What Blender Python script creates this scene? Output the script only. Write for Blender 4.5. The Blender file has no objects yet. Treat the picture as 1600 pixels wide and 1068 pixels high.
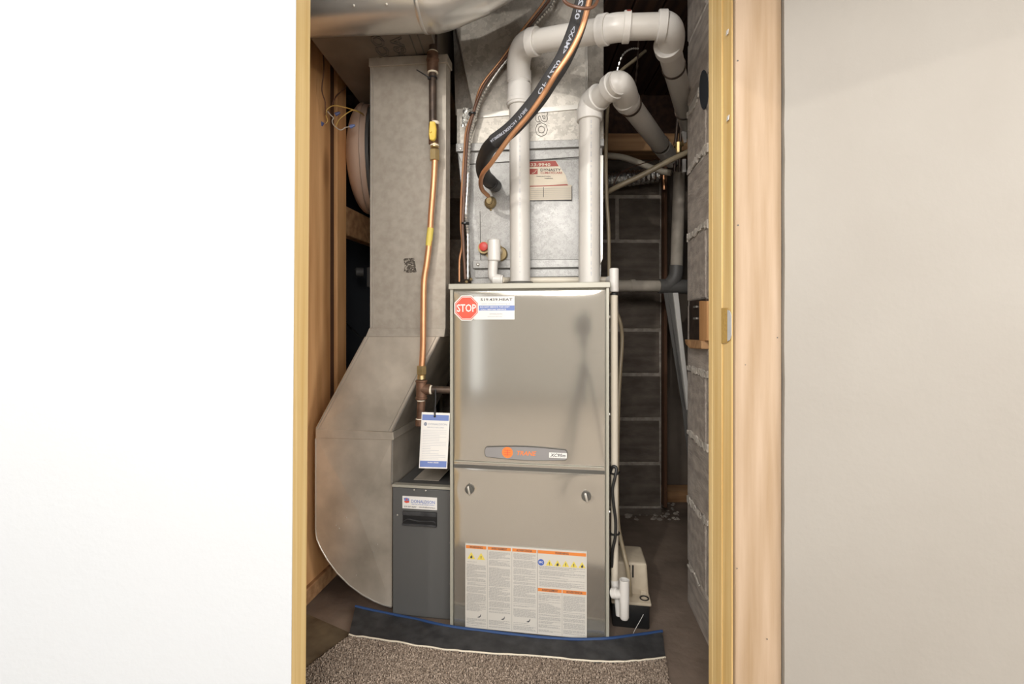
import bpy, bmesh, math, random
from mathutils import Vector, Matrix
random.seed(7)
sc = bpy.context.scene
COL = sc.collection
# ------------------------------------------------------------------ camera, light, exposure
FPX, CX, HY, H = 756.0, 800.0, 506.0, 0.87
cd = bpy.data.cameras.new('camera'); cam = bpy.data.objects.new('camera', cd); COL.objects.link(cam)
cam.location = (0, 0, H); cam.rotation_euler = (math.pi/2, 0, 0)
cd.sensor_width = 36; cd.lens = FPX/1600*36; cd.shift_y = -28/1600; cd.clip_start = 0.01
sc.camera = cam
sc.view_settings.view_transform = 'Standard'; sc.view_settings.look = 'None'
sc.view_settings.gamma = 1; sc.view_settings.use_curve_mapping = False
sc.view_settings.exposure = 0.03
w = bpy.data.worlds.new('world'); sc.world = w; w.use_nodes = True
w.node_tree.nodes['Background'].inputs[0].default_value = (1, .96, .9, 1)
w.node_tree.nodes['Background'].inputs[1].default_value = 0.3
def area(name, loc, target, size, energy, color, sy=None):
    l = bpy.data.lights.new(name, 'AREA'); l.energy = energy; l.color = color
    l.shape = 'RECTANGLE'; l.size = size; l.size_y = sy or size
    o = bpy.data.objects.new(name, l); COL.objects.link(o); o.location = loc
    o.rotation_euler = (Vector(target)-Vector(loc)).to_track_quat('-Z', 'Y').to_euler()
    return o
area('ceiling_lamp_light', (-.3, -1.7, 2.28), (-.05, 1.3, .75), 1.5, 52, (1, .97, .93))
area('room_window_light', (-2.5, -1.6, 1.45), (0, 1.3, .9), 1.2, 34, (.95, .98, 1), 1.3)
area('bounce_light', (1.45, -2.6, 1.3), (-.2, 1.5, .8), 1.5, 56, (1, .975, .94), 1.5)
area('side_fill_light', (2.35, -.35, 1.35), (-.6, 1.6, 1.1), .9, 42, (1, .97, .93), 1.2)  # unseen fill lamp, added to brighten the left studs
area('flash_light', (-.12, -.5, 1.5), (.3, 1.6, 1.2), .4, 9, (1, .96, .91))
SHADOW_LAMP = Vector((-1.0, -1.2, 2.2))
area('shadow_edge_light', SHADOW_LAMP, (.3, .9, 1.0), .05, 17, (1, .95, .87))  # small unseen lamp, added to throw a crisp shadow edge on the cream wall

# ------------------------------------------------------------------ frames
TH = math.atan(115/FPX); S, C = math.sin(TH), math.cos(TH); C0 = 1.335
U = Vector((C, -S, 0)); V = Vector((S, C, 0)); Z = Vector((0, 0, 1)); X = Vector((1, 0, 0)); Y = Vector((0, 1, 0))
def P(px, py, d): return Vector(((px-CX)/FPX*d, d, H+(HY-py)/FPX*d))
def Q(px, py, v=0.0):
    a = (px-CX)/FPX; return P(px, py, (C0+v)/(a*S+C))
def G(px, py, z=0.0): return P(px, py, (H-z)*FPX/(py-HY))
_q = Q(703, 506, 0); OR = Vector((_q.x, _q.y, 0))
def L(u, v, z): return OR+U*u+V*v+Z*z
def uz(px, py, v=0.0):
    p = Q(px, py, v)-OR; return p.dot(U), p.z

# ------------------------------------------------------------------ materials
M = {}
def mat(name, col, rough=.6, metal=0.0, var=None, scale=20, mscale=(1, 1, 1), bump=0.0, bscale=None, kind='noise', coat=0, detail=4, spec=None, ramp=(.35, .65), em=0):
    m = bpy.data.materials.new(name); m.use_nodes = True; nt = m.node_tree; b = nt.nodes['Principled BSDF']
    b.inputs['Base Color'].default_value = (*col, 1); b.inputs['Roughness'].default_value = rough
    b.inputs['Metallic'].default_value = metal
    if coat: b.inputs['Coat Weight'].default_value = coat; b.inputs['Coat Roughness'].default_value = .08
    if spec is not None: b.inputs['Specular IOR Level'].default_value = spec
    if em: b.inputs['Emission Color'].default_value = (*col, 1); b.inputs['Emission Strength'].default_value = em
    N = nt.nodes.new; Lk = nt.links.new
    if var or bump:
        tc = N('ShaderNodeTexCoord'); mp = N('ShaderNodeMapping'); Lk(tc.outputs['Object'], mp.inputs[0]); mp.inputs['Scale'].default_value = mscale
    if var:
        r = N('ShaderNodeValToRGB'); r.color_ramp.elements[0].position = ramp[0]; r.color_ramp.elements[1].position = ramp[1]
        r.color_ramp.elements[0].color = (*col, 1); r.color_ramp.elements[1].color = (*var, 1)
        if kind == 'voronoi':
            t = N('ShaderNodeTexVoronoi'); t.inputs['Scale'].default_value = scale
            n0 = N('ShaderNodeTexNoise'); n0.inputs['Scale'].default_value = scale*1.5
            mx = N('ShaderNodeMixRGB'); mx.inputs[0].default_value = .03; Lk(mp.outputs[0], mx.inputs[1]); Lk(n0.outputs['Color'], mx.inputs[2]); Lk(mp.outputs[0], n0.inputs[0])
            Lk(mx.outputs[0], t.inputs['Vector'])
            n1 = N('ShaderNodeTexNoise'); n1.inputs['Scale'].default_value = 5; Lk(mp.outputs[0], n1.inputs[0])
            sp = N('ShaderNodeSeparateColor'); Lk(t.outputs['Color'], sp.inputs[0])
            ad = N('ShaderNodeMath'); ad.operation = 'MULTIPLY_ADD'; ad.inputs[1].default_value = .45; Lk(sp.outputs[0], ad.inputs[0])
            ml = N('ShaderNodeMath'); ml.operation = 'MULTIPLY'; ml.inputs[1].default_value = .55; Lk(n1.outputs['Fac'], ml.inputs[0]); Lk(ml.outputs[0], ad.inputs[2])
            Lk(ad.outputs[0], r.inputs[0])
        elif kind == 'wood':
            n0 = N('ShaderNodeTexNoise'); n0.inputs['Scale'].default_value = scale*.35; n0.inputs['Detail'].default_value = 1.5; n0.inputs['Roughness'].default_value = .4; Lk(mp.outputs[0], n0.inputs[0])
            mu = N('ShaderNodeMath'); mu.operation = 'MULTIPLY'; mu.inputs[1].default_value = 70; Lk(n0.outputs['Fac'], mu.inputs[0])
            si = N('ShaderNodeMath'); si.operation = 'SINE'; Lk(mu.outputs[0], si.inputs[0])
            n1 = N('ShaderNodeTexNoise'); n1.inputs['Scale'].default_value = scale*2.2; n1.inputs['Detail'].default_value = 6; Lk(mp.outputs[0], n1.inputs[0])
            mx = N('ShaderNodeMath'); mx.operation = 'MULTIPLY_ADD'; mx.inputs[1].default_value = .055; Lk(si.outputs[0], mx.inputs[0]); Lk(n1.outputs['Fac'], mx.inputs[2])
            Lk(mx.outputs[0], r.inputs[0]); t = n0
            mk = N('ShaderNodeMapping'); Lk(tc.outputs['Object'], mk.inputs[0]); mk.inputs['Scale'].default_value = tuple(9 if c_ > 5 else 2.6 for c_ in mscale)
            vk = N('ShaderNodeTexVoronoi'); vk.inputs['Scale'].default_value = 1; Lk(mk.outputs[0], vk.inputs['Vector'])
            kr = N('ShaderNodeValToRGB'); kr.color_ramp.elements[0].position = .05; kr.color_ramp.elements[1].position = .24
            kr.color_ramp.elements[0].color = (.35, .25, .18, 1); kr.color_ramp.elements[1].color = (1, 1, 1, 1); Lk(vk.outputs['Distance'], kr.inputs[0])
            km = N('ShaderNodeMixRGB'); km.blend_type = 'MULTIPLY'; km.inputs[0].default_value = .85; Lk(r.outputs[0], km.inputs[1]); Lk(kr.outputs[0], km.inputs[2]); knot = km
        else:
            t = N('ShaderNodeTexNoise'); t.inputs['Scale'].default_value = scale; t.inputs['Detail'].default_value = detail
            Lk(mp.outputs[0], t.inputs[0]); Lk(t.outputs['Fac'], r.inputs[0])
        Lk(km.outputs[0] if kind == 'wood' and 'old' in name else r.outputs[0], b.inputs['Base Color'])
    if bump:
        t2 = N('ShaderNodeTexNoise'); t2.inputs['Scale'].default_value = bscale or scale; t2.inputs['Detail'].default_value = 5; Lk(mp.outputs[0], t2.inputs[0])
        bn = N('ShaderNodeBump'); bn.inputs['Strength'].default_value = bump; bn.inputs['Distance'].default_value = .01
        Lk(t2.outputs['Fac'], bn.inputs['Height']); Lk(bn.outputs[0], b.inputs['Normal'])
    M[name] = m; return m
mat('white_paint', (.54, .56, .585), .6, bump=.05, bscale=90)
mat('cream_paint', (.265, .244, .217), .7, var=(.278, .258, .231), scale=4, bump=.06, bscale=60)
mat('room_paint', (.80, .78, .74), .8)
mat('drywall_edge', (.75, .71, .64), .9, bump=.5, bscale=80)
mat('pine', (.29, .195, .11), .6, var=(.39, .285, .195), scale=1.3, mscale=(16, 16, .9), kind='wood', ramp=(.3, .7), bump=.05, bscale=30)
mat('yellow_pine', (.68, .45, .16), .45, var=(.82, .62, .30), scale=1.2, mscale=(22, 22, .7), kind='wood', ramp=(.3, .7))
mat('old_wood', (.56, .27, .10), .65, var=(.88, .52, .245), scale=1.2, mscale=(7, 7, .6), kind='wood', ramp=(.28, .7), bump=.15, bscale=12)
mat('old_wood_lengthwise', (.30, .15, .065), .7, var=(.55, .32, .16), scale=1.2, mscale=(1, 14, 14), kind='wood', ramp=(.28, .7), bump=.15, bscale=12)
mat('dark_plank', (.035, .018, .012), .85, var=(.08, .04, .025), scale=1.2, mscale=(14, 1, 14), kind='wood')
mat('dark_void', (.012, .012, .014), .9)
mat('concrete', (.11, .08, .062), .8, var=(.28, .215, .17), scale=5, detail=8, bump=.35, bscale=25, ramp=(.3, .72))
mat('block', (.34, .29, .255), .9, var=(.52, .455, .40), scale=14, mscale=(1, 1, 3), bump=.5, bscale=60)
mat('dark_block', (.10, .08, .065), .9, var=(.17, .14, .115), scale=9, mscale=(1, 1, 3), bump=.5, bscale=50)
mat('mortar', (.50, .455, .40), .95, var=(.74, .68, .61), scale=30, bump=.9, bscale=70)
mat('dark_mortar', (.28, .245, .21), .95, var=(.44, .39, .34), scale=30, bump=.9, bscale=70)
mat('old_drywall', (.16, .13, .105), .9, var=(.24, .2, .165), scale=5)
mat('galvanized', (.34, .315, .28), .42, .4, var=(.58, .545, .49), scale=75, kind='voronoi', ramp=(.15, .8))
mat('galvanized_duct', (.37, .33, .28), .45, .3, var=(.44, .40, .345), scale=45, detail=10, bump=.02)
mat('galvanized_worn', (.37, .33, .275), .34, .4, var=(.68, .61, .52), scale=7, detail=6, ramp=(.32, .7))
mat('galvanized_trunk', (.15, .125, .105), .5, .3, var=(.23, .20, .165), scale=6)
mat('bright_tin', (.58, .57, .54), .28, .8, var=(.75, .74, .71), scale=5, ramp=(.3, .7))
mat('steel_edge', (.55, .53, .49), .35, .75)
mat('coil_case', (.29, .285, .275), .42, .3, var=(.38, .375, .365), scale=140, kind='voronoi')
mat('silver_foil', (.8, .8, .78), .25, .9, bump=.8, bscale=60)
mat('dull_foil', (.10, .085, .07), .35, .4, var=(.55, .5, .43), scale=220, ramp=(.5, .65))
mat('cabinet', (.485, .458, .41), .112, .75, coat=.2)
mat('cabinet_edge', (.42, .405, .345), .4, .2)
mat('seam', (.09, .085, .075), .6)
mat('filter_grey', (.105, .105, .103), .45)
mat('black_plastic', (.015, .015, .016), .4)
mat('black_rubber', (.025, .025, .027), .75, var=(.05, .05, .052), scale=30, bump=.2)
mat('black_foam', (.035, .034, .035), .75, bump=.15, bscale=120)
mat('blue_tape', (.02, .06, .18), .6)
mat('pvc', (.60, .575, .535), .32, var=(.65, .625, .59), scale=6)
mat('pvc_white', (.70, .68, .65), .3)
mat('pvc_cream', (.66, .60, .50), .4)
mat('primer_seam', (.20, .17, .15), .6)
mat('grey_pipe', (.40, .36, .30), .6, var=(.55, .49, .42), scale=14)
mat('grey_fitting', (.13, .125, .12), .5)
mat('copper', (.55, .27, .14), .42, .7, var=(.72, .38, .2), scale=12)
mat('brown_wire', (.13, .06, .035), .4)
mat('iron', (.06, .045, .038), .45, .6, var=(.12, .085, .065), scale=40)
mat('rusty_iron', (.10, .055, .035), .55, .5, var=(.20, .11, .07), scale=50)
mat('brass', (.62, .45, .2), .3, .85, var=(.7, .55, .3), scale=30)
mat('dull_brass', (.33, .25, .13), .5, .6)
mat('thread_tape', (.75, .68, .55), .7)
mat('yellow_handle', (.70, .48, .05), .5, var=(.8, .6, .15), scale=40)
mat('yellow_tape', (.60, .48, .10), .6)
mat('red_cap', (.65, .07, .06), .4)
mat('paper', (.80, .78, .75), .6)
mat('label_paper', (.60, .57, .52), .55)
mat('aged_label', (.62, .55, .44), .5)
mat('print_dark', (.06, .06, .07), .7)
mat('print_grey', (.33, .32, .31), .7)
mat('print_blue_grey', (.25, .27, .33), .7)
mat('print_pale', (.40, .42, .48), .7)
mat('orange', (.72, .23, .05), .5)
mat('badge_orange', (.85, .22, .05), .4)
mat('sign_yellow', (.72, .58, .10), .5)
mat('sign_blue', (.06, .12, .42), .5)
mat('band_blue', (.17, .24, .52), .5)
mat('stop_red', (.72, .10, .06), .4)
mat('maroon', (.32, .05, .035), .5)
mat('badge_grey', (.27, .26, .26), .35)
mat('pump_cream', (.62, .54, .42), .5, var=(.56, .48, .37), scale=40)
mat('vinyl_tube', (.34, .28, .19), .35)
mat('rug_backing', (.10, .08, .065), .95)
mat('rug_pile', (.15, .11, .08), .95, var=(.58, .47, .38), scale=230, ramp=(.36, .66))
mat('dim_wood', (.11, .05, .025), .8)
mat('room_floor', (.42, .36, .30), .5)
mat('white_enamel', (.62, .47, .38), .45)
mat('wire_yellow', (.62, .42, .12), .5)
mat('wire_white', (.6, .56, .5), .5)
mat('wire_nut_blue', (.08, .1, .25), .5)
mat('black_wire', (.015, .015, .015), .4)
mat('daylight_pane', (.9, .95, 1), .5, em=1.15)
mat('tripod_black', (.02, .02, .022), .4)
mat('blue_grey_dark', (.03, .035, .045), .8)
mat('lens_glass', (.01, .01, .015), .05)

# ------------------------------------------------------------------ object helpers
ORG = {}
def parts_bbox(bm):
    xs = [v.co for v in bm.verts]
    mn = Vector((min(c.x for c in xs), min(c.y for c in xs), min(c.z for c in xs)))
    mx = Vector((max(c.x for c in xs), max(c.y for c in xs), max(c.z for c in xs)))
    return Vector(((mn.x+mx.x)/2, (mn.y+mx.y)/2, mn.z))
def link(name, bm, m, parent=None, smooth=False, label=None, cat=None, group=None, kind=None):
    bmesh.ops.recalc_face_normals(bm, faces=bm.faces[:])
    if parent is not None: o0 = ORG[parent.name]
    else: o0 = parts_bbox(bm)
    for v in bm.verts: v.co -= o0
    me = bpy.data.meshes.new(name); bm.to_mesh(me); bm.free()
    o = bpy.data.objects.new(name, me); COL.objects.link(o)
    me.materials.append(M[m])
    if smooth:
        for f in me.polygons: f.use_smooth = True
        try: me.set_sharp_from_angle(angle=math.radians(38))
        except Exception: pass
    if parent is not None: o.parent = parent
    else: o.location = o0
    ORG[o.name] = o0
    if label: o['label'] = label
    if cat: o['category'] = cat
    if group: o['group'] = group
    if kind: o['kind'] = kind
    return o
def root(name, loc, label, cat, group=None):
    o = bpy.data.objects.new(name, None); COL.objects.link(o); o.location = loc; ORG[o.name] = Vector(loc)
    o.empty_display_size = .05
    o['label'] = label; o['category'] = cat
    if group: o['group'] = group
    return o
def struct(name, bm, m, label, smooth=False):
    return link(name, bm, m, None, smooth, label=label, cat=name.split('_')[0], kind='structure')
BM = bmesh.new
def box(bm, o, a, b, c, bev=0.0, seg=1):
    """box from corner o with edge vectors a, b, c"""
    vs = [bm.verts.new(o+a*i+b*j+c*k) for i in (0, 1) for j in (0, 1) for k in (0, 1)]
    F = [(0, 1, 3, 2), (4, 6, 7, 5), (0, 4, 5, 1), (2, 3, 7, 6), (0, 2, 6, 4), (1, 5, 7, 3)]
    fs = [bm.faces.new([vs[i] for i in f]) for f in F]
    if bev:
        es = list({e for f in fs for e in f.edges})
        bmesh.ops.bevel(bm, geom=es, offset=bev, segments=seg, affect='EDGES', profile=.5)
    return bm
def wbox(bm, x0, x1, y0, y1, z0, z1, bev=0.0): return box(bm, Vector((x0, y0, z0)), X*(x1-x0), Y*(y1-y0), Z*(z1-z0), bev)
def ubox(bm, u0, u1, v0, v1, z0, z1, bev=0.0, seg=1): return box(bm, L(u0, v0, z0), U*(u1-u0), V*(v1-v0), Z*(z1-z0), bev, seg)
def prism(bm, pts, ext, bev=0.0):
    a = [bm.verts.new(p) for p in pts]; b = [bm.verts.new(p+ext) for p in pts]; n = len(a)
    fs = [bm.faces.new(a), bm.faces.new(b[::-1])]
    for i in range(n): fs.append(bm.faces.new((a[i], b[i], b[(i+1) % n], a[(i+1) % n])))
    if bev: bmesh.ops.bevel(bm, geom=list({e for f in fs for e in f.edges}), offset=bev, segments=1, affect='EDGES')
    return bm
def qprism(bm, pix, v, depth, bev=0.0): return prism(bm, [Q(x, y, v) for x, y in pix], V*depth, bev)
def catmull(pts, n=8):
    pts = [Vector(p) for p in pts]
    if len(pts) < 3: return pts
    q = [pts[0]*2-pts[1]]+pts+[pts[-1]*2-pts[-2]]; out = []
    for i in range(1, len(q)-2):
        a, b, c, d = q[i-1:i+3]
        for k in range(n):
            t = k/n
            out.append(.5*((2*b)+(c-a)*t+(2*a-5*b+4*c-d)*t*t+(-a+3*b-3*c+d)*t**3))
    out.append(pts[-1]); return out
def tube(bm, pts, r, seg=16, smooth=8, closed_ends=True, rfun=None):
    p = catmull(pts, smooth) if smooth else [Vector(q) for q in pts]
    rings = []; t0 = (p[1]-p[0]).normalized()
    n = t0.orthogonal().normalized()
    for i, c in enumerate(p):
        t = (p[min(i+1, len(p)-1)]-p[max(i-1, 0)]).normalized()
        n = (n-t*n.dot(t)).normalized(); b = t.cross(n)
        rr = rfun(i) if rfun else (r[i] if isinstance(r, (list, tuple)) else r)
        rings.append([bm.verts.new(c+(n*math.cos(2*math.pi*k/seg)+b*math.sin(2*math.pi*k/seg))*rr) for k in range(seg)])
    for a, b_ in zip(rings, rings[1:]):
        for k in range(seg): bm.faces.new((a[k], a[(k+1) % seg], b_[(k+1) % seg], b_[k]))
    if closed_ends: bm.faces.new(rings[0][::-1]); bm.faces.new(rings[-1])
    return bm
def lathe(bm, base, axis, prof, seg=24):
    """prof: (distance along axis, radius)"""
    axis = axis.normalized(); n = axis.orthogonal().normalized(); b = axis.cross(n); rings = []
    for h, r in prof:
        rings.append([bm.verts.new(base+axis*h+(n*math.cos(2*math.pi*k/seg)+b*math.sin(2*math.pi*k/seg))*max(r, 1e-5)) for k in range(seg)])
    for a, c in zip(rings, rings[1:]):
        for k in range(seg): bm.faces.new((a[k], a[(k+1) % seg], c[(k+1) % seg], c[k]))
    bm.faces.new(rings[0][::-1]); bm.faces.new(rings[-1]); return bm
def cyl(bm, a, b, r, seg=20, bev=.15):
    d = b-a; l = d.length; e = min(r*bev, l*.3)
    return lathe(bm, a, d, [(0, r-e), (e, r), (l-e, r), (l, r-e)], seg)
def disc(bm, c, n, r, th, seg=28): return lathe(bm, c, n, [(0, r), (th, r)], seg)
_fontcache = {}
def glyphs(s, ital=0.0):
    k = (s, ital)
    if k not in _fontcache:
        cu = bpy.data.curves.new('t', 'FONT'); cu.body = s; cu.size = 1; cu.shear = ital; cu.resolution_u = 2; cu.offset = .018
        o = bpy.data.objects.new('t', cu); COL.objects.link(o); bpy.context.view_layer.update()
        me = bpy.data.meshes.new_from_object(o.evaluated_get(bpy.context.evaluated_depsgraph_get()))
        vs = [tuple(v.co) for v in me.vertices]; fs = [tuple(p.vertices) for p in me.polygons]
        bpy.data.objects.remove(o); bpy.data.curves.remove(cu); bpy.data.meshes.remove(me)
        _fontcache[k] = (vs, fs)
    return _fontcache[k]
def text(bm, s, fn, x0, y0, wd, ht, ital=0.0):
    """text stretched into the box x0..x0+wd, y0..y0+ht ; fn(x,y)->world point"""
    vs, fs = glyphs(s, ital)
    if not vs: return
    ax = min(v[0] for v in vs); bx = max(v[0] for v in vs); ay = min(v[1] for v in vs); by = max(v[1] for v in vs)
    n = [bm.verts.new(fn(x0+(v[0]-ax)/(bx-ax)*wd, y0+(v[1]-ay)/(by-ay)*ht)) for v in vs]
    for f in fs:
        try: bm.faces.new([n[i] for i in f])
        except ValueError: pass
def quad(bm, fn, x0, y0, x1, y1): bm.faces.new([bm.verts.new(fn(a, b)) for a, b in ((x0, y0), (x1, y0), (x1, y1), (x0, y1))])
def poly(bm, fn, pts): bm.faces.new([bm.verts.new(fn(a, b)) for a, b in pts])
def face_fn(v): return lambda x, y: L(x, v, y)

# ================================================================== SETTING
bm = BM(); wbox(bm, -2.6, 2.6, .90, 3.0, -.08, 0); struct('floor', bm, 'concrete', 'rough brown concrete floor of the furnace closet')
bm = BM(); wbox(bm, -2.6, 2.6, -3.2, .90, -.08, 0); struct('floor_room', bm, 'room_floor', 'tan floor of the room in front of the closet')
# front partition wall: white board on the left, cream wall on the right, header above
def leanx(bm, dx):
    for v in bm.verts:
        if v.co.x > -2: v.co.x += dx*(1-v.co.z/1.49)
LEAN = -.0105
bm = BM(); prism(bm, [Vector(p) for p in ((-2.6, .885, 0), (-.3952, .885, 0), (-.3952, .8865, 0), (-.412, .8865, 0), (-.432, .985, 0), (-2.6, .985, 0))], Z*2.35); leanx(bm, LEAN)
struct('wall_left', bm, 'white_paint', 'bright white painted wall left of the closet opening')
bm = BM()
pts = [Vector((.4985, .885, 0))]; n = 40
for i in range(n+1): pts.append(Vector((.4985+.0035*(1-i/n)*0-.0 + random.uniform(-.0008, .0008), .885, 2.35*i/n)))
pts += [Vector((2.6, .885, 2.35)), Vector((2.6, .885, 0))]
bm2 = BM(); prism(bm2, pts[1:], Y*.10); bm.free()
wr = struct('wall_right', bm2, 'cream_paint', 'cream painted plaster wall right of the closet opening')
bm = BM(); wbox(bm, -.4165, .4985, .885, .985, 1.93, 2.35); struct('wall_header', bm, 'cream_paint', 'cream wall above the closet opening, out of frame')
bm = BM(); wbox(bm, -2.6, 2.6, -3.2, -3.1, 0, 2.35); struct('wall_rear', bm, 'room_paint', 'plain wall behind the camera')
bm = BM(); wbox(bm, -2.7, -2.6, -3.2, .985, 0, 2.35); struct('wall_room_left', bm, 'room_paint', 'left side wall of the room in front of the closet')
bm = BM(); wbox(bm, 2.6, 2.7, -3.2, .985, 0, 2.35); struct('wall_room_right', bm, 'room_paint', 'right side wall of the room in front of the closet')
bm = BM(); wbox(bm, -2.6, 2.6, -3.2, .985, 2.35, 2.45); struct('ceiling_room', bm, 'white_paint', 'white ceiling of the room in front of the closet')
bm = BM(); wbox(bm, -2.07, -1.76, -3.1, -3.07, 0, 2.15)
wd = struct('window_1', bm, 'white_paint', 'tall narrow daylight window behind the camera')
bm = BM(); wbox(bm, -2.03, -1.80, -3.07, -3.06, .03, 2.1); link('pane', bm, 'daylight_pane', wd)
# jambs
bm = BM(); prism(bm, [Vector(p) for p in ((-.3953, .887, 0), (-.4025, .966, 0), (-.4140, .966, 0), (-.4100, .887, 0))], Z*1.93); leanx(bm, LEAN)
struct('trim_1', bm, 'yellow_pine', 'yellow pine door jamb edging the white wall')
bm = BM(); wbox(bm, .411, .4975, .892, .981, 0, 1.93, .0015); st = struct('trim_2', bm, 'pine', 'pale pinkish pine stud edge beside the cream wall')
bm = BM()
for (z_, x_, r_) in ((.845, .489, .0012), (1.355, .416, .0014), (.42, .4145, .0012), (.29, .470, .0012), (.795, .430, .001), (1.052, .4165, .0016)):
    disc(bm, Vector((x_, .8915, z_)), -Y, r_, .0004, 8)
link('nail_hole', bm, 'seam', st)
bm = BM(); wbox(bm, .4125, .4235, .981, 1.012, 0, 1.93); wbox(bm, .4085, .4108, .9, .981, 0, 1.93)
jr = struct('trim_3', bm, 'yellow_pine', 'yellow pine inner face of the right door jamb')
bm = BM(); wbox(bm, .4065, .4085, .938, .981, 0, 1.93, .0006); wbox(bm, .4062, .4125, .981, 1.0, 0, 1.93, .001); link('door_stop', bm, 'yellow_pine', jr)
# strike mortise on the jamb
def jf(px, py, x): # point on the plane X = x seen at a pixel
    d = x*FPX/(px-CX); return P(px, py, d)
bm = BM(); prism(bm, [jf(a, b, .4060) for a, b in ((1127, 481), (1136, 481), (1136, 535), (1127, 536))], X*.0005); link('strike_mortise', bm, 'old_wood_lengthwise', jr)
M['mortise'] = mat('mortise', (.55, .36, .10), .7, var=(.45, .28, .08), scale=200)
jr.children[-1].data.materials[0] = M['mortise']
bm = BM(); prism(bm, [jf(a, b, .4059) for a, b in ((1136.5, 484), (1140, 485), (1142.5, 492), (1142.5, 524), (1140, 531), (1136.5, 533))], X*.0005); link('strike_pad', bm, 'white_paint', jr)
for i, (a, b) in enumerate(((1136, 50), (1137, 184))):
    bm = BM(); prism(bm, [jf(a-2, b+6, .4055), jf(a-1, b-2, .4050), jf(a+2, b-5, .4055), jf(a+1, b+3, .405)], X*.001); link('chip', bm, 'pvc_white', jr)
# unseen sloping panel, added to cast the diagonal shadow edge on the cream wall
def ep(px, py, ye):
    w_ = P(px, py, .885); t = (ye-SHADOW_LAMP.y)/(.885-SHADOW_LAMP.y); return SHADOW_LAMP.lerp(w_, t)
E1, E2 = ep(1226, 170, .45), ep(1600, 52, .45); E3 = E1+(E2-E1)*((1.9-E1.x)/(E2.x-E1.x))
bm = BM(); prism(bm, [E1, E3, Vector((E3.x, .45, 2.35)), Vector((E1.x, .45, 2.35))], Y*.12); struct('ceiling_shadow_panel', bm, 'room_paint', 'sloping panel out of frame, added to shade the upper cream wall')
# ---- closet shell
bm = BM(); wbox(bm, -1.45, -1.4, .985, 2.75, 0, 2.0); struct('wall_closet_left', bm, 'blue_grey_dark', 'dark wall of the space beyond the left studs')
bm = BM(); wbox(bm, 1.3, 1.35, .985, 2.75, 0, 2.0); struct('wall_closet_right', bm, 'old_drywall', 'dim far wall beyond the block corner')
bm = BM(); wbox(bm, .68, 1.3, 2.47, 2.5, 0, 2.0); struct('wall_recess', bm, 'old_drywall', 'dim plaster wall in the recess behind the block corner')
bm = BM(); wbox(bm, -1.45, -.33, 2.3, 2.4, 0, 1.93); struct('wall_void_shade', bm, 'blue_grey_dark', 'dark sheet standing in for the shaded void between the left studs and the duct')  # shade of the void behind the studs, put into a dark colour
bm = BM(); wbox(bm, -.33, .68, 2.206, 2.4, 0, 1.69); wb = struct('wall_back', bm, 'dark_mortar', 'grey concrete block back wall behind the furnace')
# ceiling planks
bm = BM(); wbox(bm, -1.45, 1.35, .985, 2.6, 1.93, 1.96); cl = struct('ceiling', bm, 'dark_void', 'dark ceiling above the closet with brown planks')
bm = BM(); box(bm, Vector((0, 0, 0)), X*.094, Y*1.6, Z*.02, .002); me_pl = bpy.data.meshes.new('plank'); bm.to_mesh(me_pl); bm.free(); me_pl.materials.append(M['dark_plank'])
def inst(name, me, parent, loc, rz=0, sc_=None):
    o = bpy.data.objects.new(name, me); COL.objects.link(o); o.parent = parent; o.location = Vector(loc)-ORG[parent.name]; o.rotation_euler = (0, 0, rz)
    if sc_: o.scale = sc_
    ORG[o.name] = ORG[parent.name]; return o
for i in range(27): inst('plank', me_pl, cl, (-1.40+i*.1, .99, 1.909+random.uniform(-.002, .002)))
# back wall blocks
def block_mesh(l, h, m, t=.02):
    bm = BM(); box(bm, Vector((0, 0, 0)), X*l, Y*t, Z*h, .004)
    for v in bm.verts: v.co += Vector((random.uniform(-.0015, .0015), 0, random.uniform(-.0015, .0015)))
    me = bpy.data.meshes.new('block'); bm.to_mesh(me); bm.free(); me.materials.append(M[m]); return me
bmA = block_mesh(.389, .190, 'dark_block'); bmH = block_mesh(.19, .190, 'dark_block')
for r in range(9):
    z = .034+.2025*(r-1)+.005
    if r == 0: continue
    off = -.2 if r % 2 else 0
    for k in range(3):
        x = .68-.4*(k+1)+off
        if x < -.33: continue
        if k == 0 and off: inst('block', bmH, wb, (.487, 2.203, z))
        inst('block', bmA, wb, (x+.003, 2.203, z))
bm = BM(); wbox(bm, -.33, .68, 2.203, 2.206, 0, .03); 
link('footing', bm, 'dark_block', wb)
# right block wall (runs away to the corner at x=.551,y=1.52)
ang = math.atan2(1.52-.95, .0992*(1.52-.95)); D = Vector((.0987, .9951, 0)); Nn = Vector((.9951, -.0987, 0)); COR = Vector((.551, 1.52, 0))
bm = BM(); box(bm, COR-D*.50+Nn*.003, D*.497, Nn*.18, Z*1.93); wbk = struct('wall_block_right', bm, 'mortar', 'grey concrete block wall end right of the furnace')
bmR = block_mesh(.389, .190, 'block'); bmS = block_mesh(.19, .19, 'block')
rz = math.atan2(-D.y, -D.x)
for r in range(-1, 9):
    z = .123+.203*r+.006; h = 1.0
    if r == -1: z = 0; h = .118/.19
    # running bond: seen joint at x=1100 px is .15 m before the corner on alternate rows
    jo = .0 if r % 2 == 0 else .195
    s = 0.0
    segs = [(0, .187), (.198, .497)] if r % 2 == 0 else [(0, .389), (.399, .497)]
    for a, b in segs:
        p = COR-D*b+Z*z
        me = bmR; l = (b-a)/.389
        inst('block', me, wbk, p+Nn*.012, math.atan2(D.y, D.x), (l, .6, h))
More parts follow.
